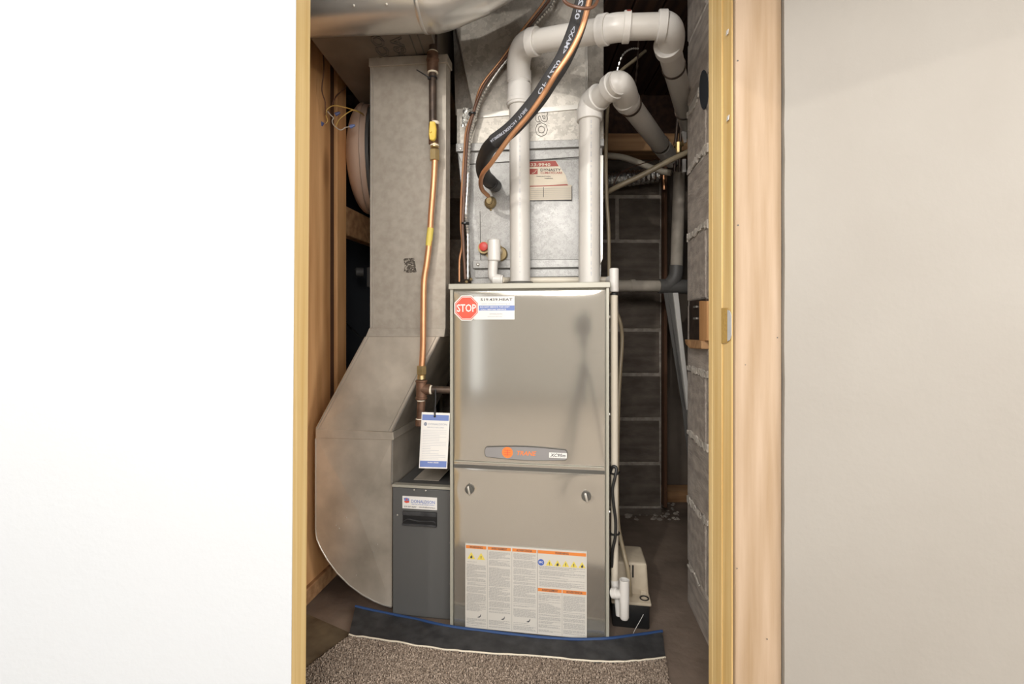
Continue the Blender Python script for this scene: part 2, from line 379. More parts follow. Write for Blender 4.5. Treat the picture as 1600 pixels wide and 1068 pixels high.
# dark patch and wooden bracket on the block wall
def wp(px, py, off=0.0): # point on the block wall face seen at a pixel
    a = (px-CX)/FPX; k = COR.dot(Nn)-off; t = k/(a*Nn.x+Nn.y); return P(px, py, t)
bm = BM(); prism(bm, [wp(1100.5+7*math.cos(t*math.pi/8), 140+31*math.sin(t*math.pi/8)) for t in range(16)], -Nn*.002); link('patch', bm, 'blue_grey_dark', wbk)
def smear(pts, wd_, seed):
    random.seed(seed); bm = BM(); c = [wp(a, b) for a, b in pts]; c = catmull(c, 6); up = []; dn = []
    for p in c:
        k = wd_*random.uniform(.5, 1.4); up.append(p+Z*k); dn.append(p-Z*k*random.uniform(.6, 1.2))
    prism(bm, up+dn[::-1], -Nn*.004); return link('mortar_smear', bm, 'mortar', wbk)
smear([(1075.5, 270), (1083, 258), (1092, 246), (1100, 236), (1107, 230)], .010, 1)
smear([(1075, 371), (1085, 365), (1095, 356), (1107, 349)], .009, 2)
smear([(1075, 574), (1085, 578), (1095, 581), (1107, 586)], .009, 3)
smear([(1075, 674), (1085, 682), (1095, 692), (1107, 700)], .009, 4)
smear([(1075, 778), (1085, 791), (1095, 806), (1107, 817)], .009, 5)
smear([(1075, 180), (1081, 172), (1089, 158), (1093, 140)], .008, 6)
smear([(1075.5, 882), (1080, 890), (1084, 893)], .004, 7); smear([(1086, 895), (1092, 912), (1094, 914)], .004, 8)
random.seed(11)
bk = root('wall_bracket', wp(1093, 545), 'old brown wooden block fixed to the grey block wall beside the right jamb', 'bracket')
bm = BM(); prism(bm, [wp(a, b) for a, b in ((1081, 470), (1108, 466), (1108, 530), (1081, 530))], -Nn*.008, .001); link('backplate', bm, 'iron', bk)
bm = BM(); prism(bm, [wp(a, b, .008) for a, b in ((1096, 470), (1108, 470), (1108, 532), (1096, 532))], -Nn*.006, .001); link('upright', bm, 'old_wood', bk)
bm = BM(); prism(bm, [wp(a, b) for a, b in ((1080, 530), (1108, 532), (1108, 545), (1088, 544), (1082, 538))], -Nn*.02, .002); link('base_block', bm, 'old_wood_lengthwise', bk)
for y_ in (481, 499):
    bm = BM(); box(bm, wp(1086, y_, .008), D*.03*-1, -Nn*.006, Z*.006, .001); link('clip', bm, 'steel_edge', bk)
# wooden framing, left side wall of the closet: plane through (-.644,1.498) along V
W0 = Vector((-.644, 1.498, 0))
def lw(y0, y1, z0, z1, off=0.0, th=.04): # board in the wall plane between depths y0..y1
    a = W0+V*((y0-1.498)/C)+U*off; return a, V*((y1-y0)/C), Z*(z1-z0), -U*th
def lboard(name, y0, y1, z0, z1, m, label, off=0.0, th=.04, bev=.003):
    a, b, c, d = lw(y0, y1, z0, z1, off, th); bm = BM(); box(bm, a+Z*z0, b, c, d, bev)
    o = struct(name, bm, m, label); return o
lboard('trim_4', 1.30, 1.655, .05, 1.92, 'old_wood', 'wide orange-brown stud inside the closet left of the duct')
lboard('trim_5', 1.662, 1.690, .05, 1.92, 'dim_wood', 'narrow dark strip between the two left studs', -.006)
lboard('trim_6', 1.690, 1.757, .05, 1.92, 'old_wood', 'rough orange-brown stud with split grain nearest the return duct', .004)
lboard('trim_7', 1.757, 2.16, 1.195, 1.30, 'old_wood_lengthwise', 'orange wooden blocking crossing the dark gap below the dome', 0, .04)
lboard('trim_8', 1.30, 2.2, 0, .05, 'old_wood_lengthwise', 'wooden floor plate under the left studs', .012, .09)
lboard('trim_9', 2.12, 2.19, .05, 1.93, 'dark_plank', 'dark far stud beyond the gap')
bm = BM(); wbox(bm, .20, .80, 2.08, 2.2, 1.615, 1.69, .003); struct('trim_10', bm, 'old_wood_lengthwise', 'horizontal pine sill board above the back block wall')
bm = BM(); wbox(bm, .680, .694, 2.16, 2.2, .05, 1.61, .002); struct('trim_11', bm, 'dim_wood', 'thin brown stud at the edge of the back block wall')
bm = BM(); wbox(bm, .69, 1.3, 2.36, 2.46, 0, .055, .003); struct('trim_12', bm, 'old_wood_lengthwise', 'orange wooden floor plate in the recess by the block corner')
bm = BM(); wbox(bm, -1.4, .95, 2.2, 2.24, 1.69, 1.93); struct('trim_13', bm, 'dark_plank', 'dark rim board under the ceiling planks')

# ================================================================== FURNACE
fu = root('furnace', L(.2225, .35, 0), 'tall grey gas furnace with two front doors, stop sticker and warning label', 'furnace')
FW = uz(952, 506)[0]; FH = .984
bm = BM(); ubox(bm, 0, FW, .016, .71, 0, FH-.002, .002)
ubox(bm, 0, .0085, 0, .02, 0, FH-.002, .001); ubox(bm, FW-.0085, FW, 0, .02, 0, FH-.002, .001)
link('casing', bm, 'cabinet_edge', fu)
bm = BM(); ubox(bm, -.003, FW+.003, -.006, .02, FH-.0155, FH, .0015); link('top_rail', bm, 'cabinet_edge', fu)
def door(name, u0, u1, z0, z1, vf, bulge, mt, parent, dimples=(), nu=36, nz=44):
    bm = BM(); g = []
    for j in range(nz+1):
        row = []
        for i in range(nu+1):
            # denser near the edges
            s = .5-.5*math.cos(math.pi*i/nu); t = .5-.5*math.cos(math.pi*j/nz)
            u = u0+(u1-u0)*s; z = z0+(z1-z0)*t
            d = bulge*(1-abs(2*s-1)**8)*(1-abs(2*t-1)**24)
            for (cu, cz, r, h) in dimples:
                q = ((u-cu)**2+(z-cz)**2)/(r*r); d += h*math.exp(-q*2)
            row.append(bm.verts.new(L(u, vf-d, z)))
        g.append(row)
    for j in range(nz):
        for i in range(nu): bm.faces.new((g[j][i], g[j][i+1], g[j+1][i+1], g[j+1][i]))
    bk_ = [bm.verts.new(L(u, .015, z)) for u, z in ((u0, z0), (u1, z0), (u1, z1), (u0, z1))]
    ed = [g[0], [r[-1] for r in g], g[-1][::-1], [r[0] for r in g][::-1]]
    for e, a, b in zip(ed, (0, 1, 2, 3), (1, 2, 3, 0)):
        bm.faces.new([bk_[a]]+e+[bk_[b]])
    return link(name, bm, mt, parent, True)
k1 = uz(733, 765); k2 = uz(916, 776)
zs = uz(825, 735)[1]
DU0, DU1 = .0105, FW-.012
ud = door('upper_door', DU0, DU1, zs+.006, FH-.022, .006, .0018, 'cabinet', fu)
ld = door('lower_door', DU0, DU1, .002, zs-.001, .006, .0018, 'cabinet', fu, dimples=[(k1[0], k1[1], .03, -.003), (k2[0], k2[1], .03, -.003)])
bm = BM(); ubox(bm, DU0, DU1, .004, .014, zs-.002, zs+.007); link('door_seam', bm, 'seam', fu)
bm = BM(); ubox(bm, DU0+.002, DU1-.002, -.0010, .003, zs+.0165, zs+.0185); link('pressed_line', bm, 'cabinet_edge', ud)
for (ku, kz) in (k1, k2):
    bm = BM(); lathe(bm, L(ku, .007, kz), -V, [(0, .0125), (.0062, .0125), (.0075, .011)], 24); kn = link('latch_cup', bm, 'seam', ld, True)
    bm = BM(); a = Vector((0, 0, 0)); t = math.radians(14)
    du = U*math.cos(t)+Z*math.sin(t); dz = -U*math.sin(t)+Z*math.cos(t)
    box(bm, L(ku, -.001, kz)-du*.0035-dz*.0125, du*.007, dz*.025, -V*.008, .002, 2); link('latch_key', bm, 'steel_edge', kn, True)
# badge
bw0, bz0 = uz(757, 708); bw1, _ = uz(887, 712); bz = uz(822, 708)[1]
def rr(u0, u1, z0, z1, sag, n=8):
    r = []; h = (z1-z0)/2
    for i in range(n+1):
        t = -math.pi/2+math.pi*i/n; r.append((u1-h*.45+h*.45*math.cos(t), (z0+z1)/2+h*math.sin(t)))
    for i in range(1, n): t = i/n; r.append((u1-h*.45+(u0-u1+h*.9)*t, z1+sag*math.sin(math.pi*t)))
    for i in range(n+1):
        t = math.pi/2+math.pi*i/n; r.append((u0+h*.45+h*.45*math.cos(t), (z0+z1)/2+h*math.sin(t)))
    for i in range(1, n): t = i/n; r.append((u0+h*.45+(u1-u0-h*.9)*t, z0-sag*math.sin(math.pi*t)))
    return r
bh = .0145
bm = BM(); prism(bm, [L(a, .004, b) for a, b in rr(bw0, bw1, bz-bh, bz+bh, .005)], -V*.0052); bd = link('badge', bm, 'seam', ud)
bm = BM(); prism(bm, [L(a, .004, b) for a, b in rr(bw0+.0016, bw1-.0016, bz-bh+.0016, bz+bh-.0016, .005)], -V*.0056); link('badge_face', bm, 'badge_grey', bd)
fn = face_fn(-.0020)
bm = BM(); cu_ = uz(793, 708)[0]; poly(bm, face_fn(-.0019), [(cu_+.0155*math.cos(t*math.pi/16), bz+.001+.0155*math.sin(t*math.pi/16)) for t in range(32)])
text(bm, 'TRANE', fn, uz(808, 708)[0], bz-.0055, .054, .0125, .3); link('badge_lettering', bm, 'badge_orange', bd)
bm = BM()
for k_ in range(-1, 2): quad(bm, face_fn(-.0021), cu_-.009, bz+k_*.006-.0006+.001, cu_+.009, bz+k_*.006+.0006+.001)
quad(bm, face_fn(-.0021), cu_-.001, bz-.008, cu_+.001, bz+.009)
link('emblem_lines', bm, 'stop_red', bd)
bm = BM(); u_ = uz(858, 712)[0]; quad(bm, fn, u_, bz-.0085, bw1-.002, bz+.006); link('model_plate', bm, 'paper', bd)
bm = BM(); text(bm, 'XC95m', face_fn(-.0023), u_+.003, bz-.006, bw1-u_-.009, .0095, .3); link('model_lettering', bm, 'print_dark', bd)
# stop sticker
sv = -.0006
sc0 = uz(729, 481); R8 = .0385
bm = BM(); x0, z0 = uz(746, 499); x1, z1 = uz(804, 462.5); ubox(bm, x0-.01, x1, sv, .004, z0, z1)
ss = link('stop_sticker', bm, 'paper', ud, label='white and blue service sticker with a red stop octagon')
def oct_(r, c=sc0): return [(c[0]+r*math.cos(math.pi/8+i*math.pi/4), c[1]+r*math.sin(math.pi/8+i*math.pi/4)) for i in range(8)]
bm = BM(); prism(bm, [L(a, .004, b) for a, b in oct_(R8)], -V*.0050); link('octagon_edge', bm, 'paper', ss)
bm = BM(); poly(bm, face_fn(sv-.0006), oct_(R8*.92)); link('octagon_face', bm, 'stop_red', ss)
bm = BM()
o1 = oct_(R8*.86); o2 = oct_(R8*.83)
for i in range(8): poly(bm, face_fn(sv-.0008), [o1[i], o1[(i+1) % 8], o2[(i+1) % 8], o2[i]])
text(bm, 'STOP', face_fn(sv-.0008), sc0[0]-R8*.72, sc0[1]-.011, R8*1.44, .022); link('stop_lettering', bm, 'paper', ss)
bm = BM(); quad(bm, face_fn(sv-.0003), x0+.004, uz(770, 485)[1], x1, uz(770, 477)[1]); link('blue_band', bm, 'band_blue', ss)
bm = BM(); text(bm, '519.439.HEAT', face_fn(sv-.0004), uz(751, 470)[0], uz(751, 470)[1], x1-uz(751, 470)[0]-.006, .0075); link('phone_lettering', bm, 'print_dark', ss)
bm = BM(); fz = face_fn(sv-.0004)
text(bm, 'www.donaldsonheating.ca', fz, uz(752, 475.5)[0], uz(752, 476)[1], .083, .0042); link('web_lettering', bm, 'print_pale', ss); bm = BM()
text(bm, 'DONALDSON', fz, uz(765, 491)[0], uz(765, 491.5)[1], .036, .0045); link('company_lettering', bm, 'print_pale', ss); bm = BM(); text(bm, 'HEATING & AIR CONDITIONING', fz, uz(762, 495)[0], uz(762, 495)[1], .042, .0024)
link('small_lettering', bm, 'print_pale', ss)
bm = BM(); text(bm, 'DO NOT SERVICE THIS UNIT', face_fn(sv-.0006), x0+.008, uz(770, 480.4)[1], .084, .0036); text(bm, 'CALL BEFORE SERVICE', face_fn(sv-.0006), x0+.010, uz(770, 484.4)[1], .072, .0036); link('band_lettering', bm, 'paper', ss)
# warning label (on the lower door)
wu0, wz1 = uz(727, 847); wu1, wz1b = uz(917, 863); wz0 = uz(727, 979.5)[1]
wz0b = uz(917, 997)[1]; wz1 = (wz1+wz1b)/2; wz0 = (wz0+wz0b)/2
Wd = wu1-wu0; Hd = wz1-wz0
bm = BM(); ubox(bm, wu0, wu1, -.0006, .004, wz0, wz1); wl = link('warning_label', bm, 'label_paper', ld, label='large white warning label with orange headings')
def wf(v): return lambda x, y: L(wu0+Wd*x, v, wz1-Hd*y)
cols = [0, .185, .39, .60, 1.0]
def heading(a, b, y0, y1, s_, k_):
    bm = BM(); quad(bm, wf(-.0009), a, y0, b, y1); h_ = link('orange_heading', bm, 'orange', wl)
    m_ = (a+b)/2; bm = BM(); text(bm, s_, wf(-.0011), m_-k_/2, y1-.006, k_, -.026); link('heading_lettering', bm, 'print_dark', wl)
for i, wd_ in enumerate(('WARNING', 'AVERTISSEMENT', 'ADVERTENCIA', 'WARNING')): heading(cols[i]+.006, cols[i+1]-.006, .018, .055, wd_, .11 if i in (0, 3) else .13)
for a, b, s_ in ((.606, .80, 'AVERTISSEMENT'), (.806, .995, 'ADVERTENCIA')): heading(a, b, .458, .497, s_, .13)
bm = BM(); bmk = BM()
tri = [(.052, .15, .034), (.135, .152, .034)]+[(.70+i*.0655, .165-.0*i, .029) for i in range(5)]
for i, (tx, ty, r) in enumerate(tri):
    bm = BM(); bmk = BM()
    ry = r*Wd/Hd; poly(bm, wf(-.0009), [(tx-r, ty+ry*.6), (tx+r, ty+ry*.6), (tx, ty-ry*1.1)])
    if i in (0, 3, 6): poly(bmk, wf(-.0011), [(tx-.008, ty+.02), (tx+.008, ty+.02), (tx+.010, ty), (tx+.002, ty-.02), (tx-.002, ty-.005), (tx-.009, ty)])
    else:
        quad(bmk, wf(-.0011), tx-.003, ty-.018, tx+.003, ty+.008); quad(bmk, wf(-.0011), tx-.003, ty+.012, tx+.003, ty+.019)
    link('warning_triangle', bm, 'sign_yellow', wl); link('triangle_mark', bmk, 'print_dark', wl, kind='stuff')
bm = BM(); poly(bm, wf(-.0009), [(.632+.026*math.cos(t*math.pi/12), .158+.026*Wd/Hd*math.sin(t*math.pi/12)) for t in range(24)]); link('round_mark', bm, 'sign_blue', wl)
bm = BM(); text(bm, 'SFC', wf(-.0011), .614, .168, .036, -.022); link('round_mark_lettering', bm, 'paper', wl)
def print_lines(bm, f, x0, x1, y0, y1, n, gap=.12, th=.5, seed=0):
    rnd = random.Random(seed); st_ = (y1-y0)/n
    full = True
    for i in range(n):
        y = y0+st_*i
        if rnd.random() < gap: continue
        x = x0+(0 if rnd.random() < .8 else .006); xe = x1 if rnd.random() < .72 else x0+(x1-x0)*rnd.uniform(.4, .9)
        while x < xe-.003:
            l = rnd.uniform(.008, .03); e = min(x+l, xe); quad(f=None, bm=bm, fn=f, x0=x, y0=y, x1=e, y1=y+st_*th) if False else quad(bm, f, x, y, e, y+st_*th); x = e+.0035
bm = BM(); f = wf(-.00085)
print_lines(bm, f, .012, .175, .21, .80, 62, seed=1); print_lines(bm, f, .200, .378, .075, .80, 74, seed=2); print_lines(bm, f, .405, .588, .075, .82, 76, seed=3)
print_lines(bm, f, .614, .985, .20, .44, 24, seed=4); print_lines(bm, f, .612, .79, .515, .97, 46, seed=5); print_lines(bm, f, .812, .985, .525, .97, 44, seed=6)
for i in range(3): print_lines(bm, f, (.012, .2, .405)[i], (.175, .378, .588)[i], .885, .975, 9, seed=9+i)
link('small_print', bm, 'print_grey', wl, kind='stuff')
bm = BM()
for x_ in (.187, .392): quad(bm, f, x_, .06, x_+.0012, .99)
quad(bm, f, .600, .02, .6025, .99); quad(bm, f, .801, .5, .8025, .99)
for x_ in (.10, .30, .51):
    poly(bm, f, [(x_, .868), (x_+.025, .85), (x_+.03, .83), (x_+.034, .83), (x_+.032, .855), (x_+.02, .872)])
link('label_rule', bm, 'print_dark', wl)
# side screws
for (px, py) in ((954, 645), (954, 795), (954, 495)):
    p = Q(px, py, .03); bm = BM(); lathe(bm, L(FW, .012, p.z), U, [(0, .004), (.002, .004), (.004, .002)], 8); link('screw', bm, 'bright_tin', fu, True)
for py in (494, 570, 850, 915):
    p = Q(702, py, .0); bm = BM(); lathe(bm, L(0, .012, p.z), -U, [(0, .004), (.002, .004), (.003, .002)], 8); link('screw', bm, 'bright_tin', fu, True)

# ================================================================== FILTER CABINET
FV = .04
fc = root('filter_cabinet', (Q(656, 900, FV).x, Q(656, 900, FV).y+.2, 0), 'narrow dark grey filter cabinet between return duct and furnace', 'cabinet')
u0, zt = uz(613, 756, FV); u1 = -.004
bm = BM(); ubox(bm, u0, u1, FV+.004, FV+.56, 0, zt-.006, .002); link('body', bm, 'filter_grey', fc)
bm = BM(); ubox(bm, u0+.001, u1, FV, FV+.006, .004, zt-.010, .0015); fd = link('front_panel', bm, 'filter_grey', fc)
bm = BM(); ubox(bm, u0-.001, u1, FV-.002, FV+.02, zt-.008, zt, .001); link('top_edge', bm, 'cabinet_edge', fc)
hu0, hz1 = uz(630, 797, FV); hu1, hz0 = uz(683, 822, FV)
bm = BM(); ubox(bm, hu0, hu1, FV-.004, FV+.003, hz0, hz1, .001); hd = link('handle', bm, 'black_plastic', fd)
bm = BM(); ubox(bm, hu0, hu1, FV-.009, FV-.001, hz0, hz0+.006, .001); ubox(bm, hu0, hu1, FV-.006, FV-.001, hz1-.012, hz1, .001)
tube(bm, [L(hu0+.004, FV-.006, hz0+.012), L(hu0+.02, FV-.007, hz0+.019), L(hu0+.05, FV-.005, hz0+.014), L(hu1-.012, FV-.008, hz0+.017), L(hu1-.004, FV-.006, hz0+.012)], .0022, 6); link('grip', bm, 'black_rubber', fd, True)
lu0, lz1 = uz(629, 774, FV); lu1, lz0 = uz(683, 796.5, FV)
bm = BM(); ubox(bm, lu0, lu1, FV-.0012, FV+.002, lz0, lz1); cs = link('contractor_label', bm, 'paper', fd, label='small white label with blue lettering')
def cf(v): return lambda x, y: L(lu0+(lu1-lu0)*x, v, lz1-(lz1-lz0)*y)
bm = BM(); text(bm, 'DONALDSON', cf(FV-.0016), .26, .52, .68, -.26); text(bm, 'HEATING AND AIR CONDITIONING', cf(FV-.0016), .27, .66, .66, -.08)
poly(bm, cf(FV-.0016), [(.04, .16), (.12, .12), (.2, .18), (.2, .38), (.12, .42), (.06, .38)]); link('lettering', bm, 'band_blue', cs)
bm = BM(); text(bm, '519 439 HEAT', cf(FV-.0016), .05, .90, .36, -.12); text(bm, 'www.donaldsonheating.ca', cf(FV-.0016), .48, .90, .47, -.13); link('small_lettering', bm, 'print_dark', cs)
bm = BM(); poly(bm, cf(FV-.0018), [(.06, .40), (.20, .36), (.2, .5), (.12, .56), (.05, .48)]); poly(bm, cf(FV-.0018), [(.10, .22), (.15, .2), (.16, .3), (.11, .32)]); link('emblem', bm, 'stop_red', cs)
for (px, py) in ((647, 765), (665, 766), (621, 804)):
    bm = BM(); p = Q(px, py, FV); lathe(bm, p, -V, [(0, .0025), (.0012, .0025), (.002, .001)], 8); link('rivet', bm, 'steel_edge', fd, True)
# sheet-metal offset above the filter cabinet
bm = BM(); a, za = uz(640, 752, .08); 
prism(bm, [L(u0+.045, .10, zt-.004), L(u0+.10, .30, zt+.05), L(u1-.01, .30, zt+.05), L(u1-.06, .10, zt-.004)], Z*.002)
link('top_flap', bm, 'galvanized_worn', fc)

# ================================================================== RETURN DUCT
BV = .05
rd = root('return_duct', (Q(600, 900, BV).x, Q(600, 900, BV).y+.1, 0), 'galvanized return air duct slanting down to a rounded boot left of the furnace', 'duct')
bm = BM(); qprism(bm, [(578.5, 101), (697, 95), (696, 515), (578, 515)], BV, .045); link('riser', bm, 'galvanized_duct', rd)
bm = BM(); qprism(bm, [(576, 90), (699, 84), (699, 97), (576, 104)], BV-.006, .052, .001); link('top_collar', bm, 'galvanized_duct', rd)
bm = BM(); qprism(bm, [(577, 512), (696, 512), (694, 526), (571, 526)], BV-.002, .052, .001); link('middle_collar', bm, 'galvanized_duct', rd)
def sloped(bm, pix, v, depth, center, dv):
    """face with a pressed cross break: the centre stands slightly proud"""
    a = [bm.verts.new(Q(x, y, v)) for x, y in pix]; b = [bm.verts.new(Q(x, y, v)+V*depth) for x, y in pix]; c = bm.verts.new(Q(center[0], center[1], v-dv)); n = len(a)
    for i in range(n): bm.faces.new((a[i], a[(i+1) % n], c)); bm.faces.new((a[i], b[i], b[(i+1) % n], a[(i+1) % n]))
    bm.faces.new(b[::-1])
bm = BM(); sloped(bm, [(572, 525), (687, 526), (613, 674), (494, 670)], BV, .42, (592, 605), .006); link('offset', bm, 'galvanized_worn', rd)
bm = BM(); qprism(bm, [(493, 670), (614, 675), (615, 687), (493, 684)], BV-.003, .43, .001); link('lower_collar', bm, 'galvanized_worn', rd)
arc = [(493, 830), (495, 842), (501, 856), (512, 875), (527, 895), (545, 913), (565, 928), (585, 939), (600, 945), (612, 948)]
bm = BM(); sloped(bm, [(613, 686), (493, 683)]+arc, BV, .42, (560, 800), .010); link('boot', bm, 'galvanized_worn', rd)
# raised lock seams along the edges
def seam(pix, v, r, name='edge_seam', m='steel_edge', parent=rd, sm=0):
    bm = BM(); tube(bm, [Q(a, b, v) for a, b in pix], r, 6, sm); return link(name, bm, m, parent, True)
seam([(579, 104), (579, 512)], BV, .0018); seam([(583, 104), (583, 512)], BV, .0008)
seam([(571, 526), (494, 669)], BV-.001, .0024); seam([(576, 526), (499, 669)], BV-.001, .001)
seam([(687, 526), (613, 673)], BV-.001, .0024); seam([(681, 526), (607, 673)], BV-.001, .001)
seam([(493, 685), (493, 830)]+arc[1:], BV, .0022); seam([(613, 688), (612, 756)], BV-.001, .0024)
for i, (cx_, cy_) in enumerate(((525, 820), (541, 808), (590, 850), (583, 862), (557, 898), (530, 825))):
    bm = BM(); p = Q(cx_, cy_, BV-.008); lathe(bm, p, -V, [(0, .0022), (.0015, .0016), (.002, .0005)], 8); link('rivet', bm, 'bright_tin', rd, True)
# shiny foil patch
bm = BM(); prism(bm, [Q(a, b, BV) for a, b in ((630, 404), (637, 403), (647, 403), (649, 412), (651, 425), (640, 426), (631, 425), (633, 415))], -V*.0012); link('foil_patch', bm, 'dull_foil', rd)
# overhead trunk
tr = root('overhead_trunk', (-.33, 1.6, 1.672), 'dark flat sheet metal trunk overhead with embossed lettering behind the round duct', 'duct')
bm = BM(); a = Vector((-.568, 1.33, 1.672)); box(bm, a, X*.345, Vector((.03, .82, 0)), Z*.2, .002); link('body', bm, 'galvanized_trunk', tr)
bm = BM(); f = lambda x, y: P(560+0, 0, 1)  # placeholder
def tf(x, y): return Vector((x, y, 1.6712))
def ring_text(s, cx_, cy_, wd_, ht_, ang_, parent, name='embossed_lettering', m='seam', pf=None, rr_=.0011):
    """lettering as thin outline: offset copies of the glyph boundary"""
    vs, fs = glyphs(s); ax = min(v[0] for v in vs); bx = max(v[0] for v in vs); ay = min(v[1] for v in vs); by = max(v[1] for v in vs)
    cnt = {}
    for f_ in fs:
        for i in range(len(f_)):
            e = tuple(sorted((f_[i], f_[(i+1) % len(f_)]))); cnt[e] = cnt.get(e, 0)+1
    bm = BM(); ca, sa = math.cos(ang_), math.sin(ang_)
    def mp(i):
        x = ((vs[i][0]-ax)/(bx-ax)-.5)*wd_; y = ((vs[i][1]-ay)/(by-ay)-.5)*ht_
        return pf(cx_+x*ca-y*sa, cy_+x*sa+y*ca)
    for (i, j), c_ in cnt.items():
        if c_ == 1:
            a_, b_ = mp(i), mp(j)
            if (a_-b_).length > 1e-5: tube(bm, [a_, b_], rr_, 4, 0, False)
    return link(name, bm, m, parent)
p1 = P(600, 70, (1.672-H)*FPX/(HY-70)); 
ring_text('ELICO', -.381, 1.440, .19, -.036, math.radians(-90), tr, pf=tf, rr_=.0013)
ring_text('S=8A', -.328, 1.425, .15, -.036, math.radians(-90), tr, pf=tf, rr_=.0013)
bm = BM(); 
for xo in (-.285, -.262): tube(bm, [Vector((xo, 1.34, 1.671)), Vector((xo+.012, 1.9, 1.671))], .0015, 4, 0)
link('standing_seam', bm, 'seam', tr)
# ================================================================== ROUND DUCT
rdx = root('round_duct', (-.4, 1.2, 1.58), 'shiny round galvanized duct crossing above the return duct', 'duct')
R_ = .105
ax0 = Vector((-.62, 1.20, 0)); 
def rp(px, pyb, d): p = P(px, pyb, d); return p+Z*R_*1.0
pa, pb_ = rp(440, 50, 1.22), rp(660, 42, 1.20)
bm = BM(); tube(bm, [pa, pa.lerp(pb_, .5), pb_], R_, 40, 2); link('pipe', bm, 'bright_tin', rdx, True)
bm = BM(); dr = (pb_-pa).normalized(); lathe(bm, pb_-dr*.006, dr, [(0, R_), (.002, R_+.002), (.006, R_+.003), (.010, R_+.002), (.012, R_)], 40); lathe(bm, pb_+dr*.014, dr, [(0, R_), (.002, R_+.0015), (.004, R_)], 40); link('bead', bm, 'bright_tin', rdx, True)
e1 = pb_+dr*.03; e2 = e1+Vector((.10, -.01, .035)); e3 = e2+Vector((.09, -.01, .05)); e4 = e3+Vector((.03, 0, .03))
bm = BM(); tube(bm, [pb_, e1, e2], R_, 40, 4); link('elbow', bm, 'bright_tin', rdx, True)
bm = BM(); tube(bm, [e2-Vector((.03, -.003, .013)), e2, e3, e4], R_-.002, 40, 4); link('elbow', bm, 'bright_tin', rdx, True)
for k_, q in ((.52, 38), (.72, 46)):
    bm = BM(); c_ = pa.lerp(pb_, k_*1.1); lathe(bm, c_+Vector((0, -.06, -.086)), Vector((0, -.57, -.82)), [(0, .003), (.002, .003), (.003, .001)], 8); link('screw', bm, 'bright_tin', rdx, True)

# ================================================================== SUPPLY PLENUM + COIL CASE
CV = .155
pl = root('supply_plenum', Q(830, 222, CV)+V*.2, 'galvanized supply plenum with cross-broken faces above the coil case', 'duct')
# lower band
bm = BM(); qprism(bm, [(714, 170), (943, 164), (943, 226), (714, 228)], CV, .44); link('band', bm, 'galvanized', pl)
bm = BM(); qprism(bm, [(738, 177), (905, 163), (905, 170), (738, 185)], CV-.004, .004); link('drive_cleat', bm, 'steel_edge', pl)
# tapered face with its receding left and right faces
bm = BM()
fa = [Q(x_, y_, CV-.001) for x_, y_ in ((741, 178), (905, 166), (917, 166), (917, -2), (707, -2), (711, 33))]
cen = Q(815, 70, CV-.006)
vs = [bm.verts.new(p) for p in fa]; c_ = bm.verts.new(cen)
for i in range(6): bm.faces.new((vs[i], vs[(i+1) % 6], c_))
lb = [Q(714, 180, CV+.03), Q(711, 33, CV+.0)]
v0 = bm.verts.new(Q(712, 180, CV+.05)); v1 = bm.verts.new(Q(700, -2, CV+.14)); v2 = bm.verts.new(Q(708, 40, CV+.10))
bm.faces.new((vs[0], v0, v2, vs[5])); bm.faces.new((vs[5], v2, v1, vs[4]))
r0 = bm.verts.new(Q(943, 166, CV+.03)); r1 = bm.verts.new(Q(943, -2, CV+.03)); bm.faces.new((vs[2], r0, r1, vs[3]))
for v in bm.verts: v.co.z = min(v.co.z, 1.895)
link('transition', bm, 'galvanized', pl)
bm = BM(); ubox(bm, uz(716, 170, CV)[0], uz(940, 170, CV)[0], CV+.06, CV+.42, Q(830, 170, CV).z-.01, 1.885); link('body', bm, 'galvanized', pl)
for pts_ in ([(711, 33), (741, 178)], [(914, -1), (915, 166)], [(917, 40), (918, 168)]):
    bm = BM(); tube(bm, [Q(a, b, CV-.002) for a, b in pts_], .0016, 6, 0); link('edge_seam', bm, 'steel_edge', pl)
def pfn(a, b): return Q(a, b, CV-.0012)
ring_text('oa', 846, 193, 40, -19, math.radians(-90), pl, pf=pfn, rr_=.0009)
for (a, b, s_) in ((748, 8, 'x'), ):
    pass
bm = BM(); random.seed(3)
c_ = Q(731, 182, CV-.02)
vs_ = []
for i in range(60):
    pass
g = []
for j in range(8):
    row = []
    for i in range(8):
        row.append(bm.verts.new(Q(724+i*1.9-j*.5, 168+j*4.2, CV-.02-random.uniform(0, .014))))
    g.append(row)
for j in range(7):
    for i in range(7): bm.faces.new((g[j][i], g[j][i+1], g[j+1][i+1], g[j+1][i]))
link('foil_tape', bm, 'silver_foil', pl)
# coil case
cc = root('coil_case', Q(835, 440, CV)+V*.22, 'silver grey evaporator coil case with front panel and contractor label on top of the furnace', 'coil case')
bm = BM(); zc0 = FH+.001
def cz(px, py): return Q(px, py, CV)
bm = BM(); prism(bm, [cz(714, 229), cz(941, 222), cz(939, 425), L(uz(939, 430, CV)[0], CV, zc0), L(uz(737, 438, CV)[0], CV, zc0)], V*.46, .001); link('case', bm, 'coil_case', cc)
bm = BM(); qprism(bm, [(712, 224), (944, 216), (944, 228), (712, 237)], CV-.014, .03, .0015); link('top_flange', bm, 'coil_case', cc)
bm = BM(); qprism(bm, [(714, 237), (930, 228), (930, 243), (734, 256), (722, 256)], CV-.006, .012, .001); link('upper_rail', bm, 'coil_case', cc)
bm = BM(); sloped(bm, [(735, 257), (926, 247), (926, 405), (751, 406)], CV-.008, .009, (838, 325), .009); fp = link('front_panel', bm, 'coil_case', cc)
bm = BM(); qprism(bm, [(739, 406), (928, 405), (928, 417), (739, 419)], CV-.012, .014, .001); link('lower_rail', bm, 'coil_case', cc)
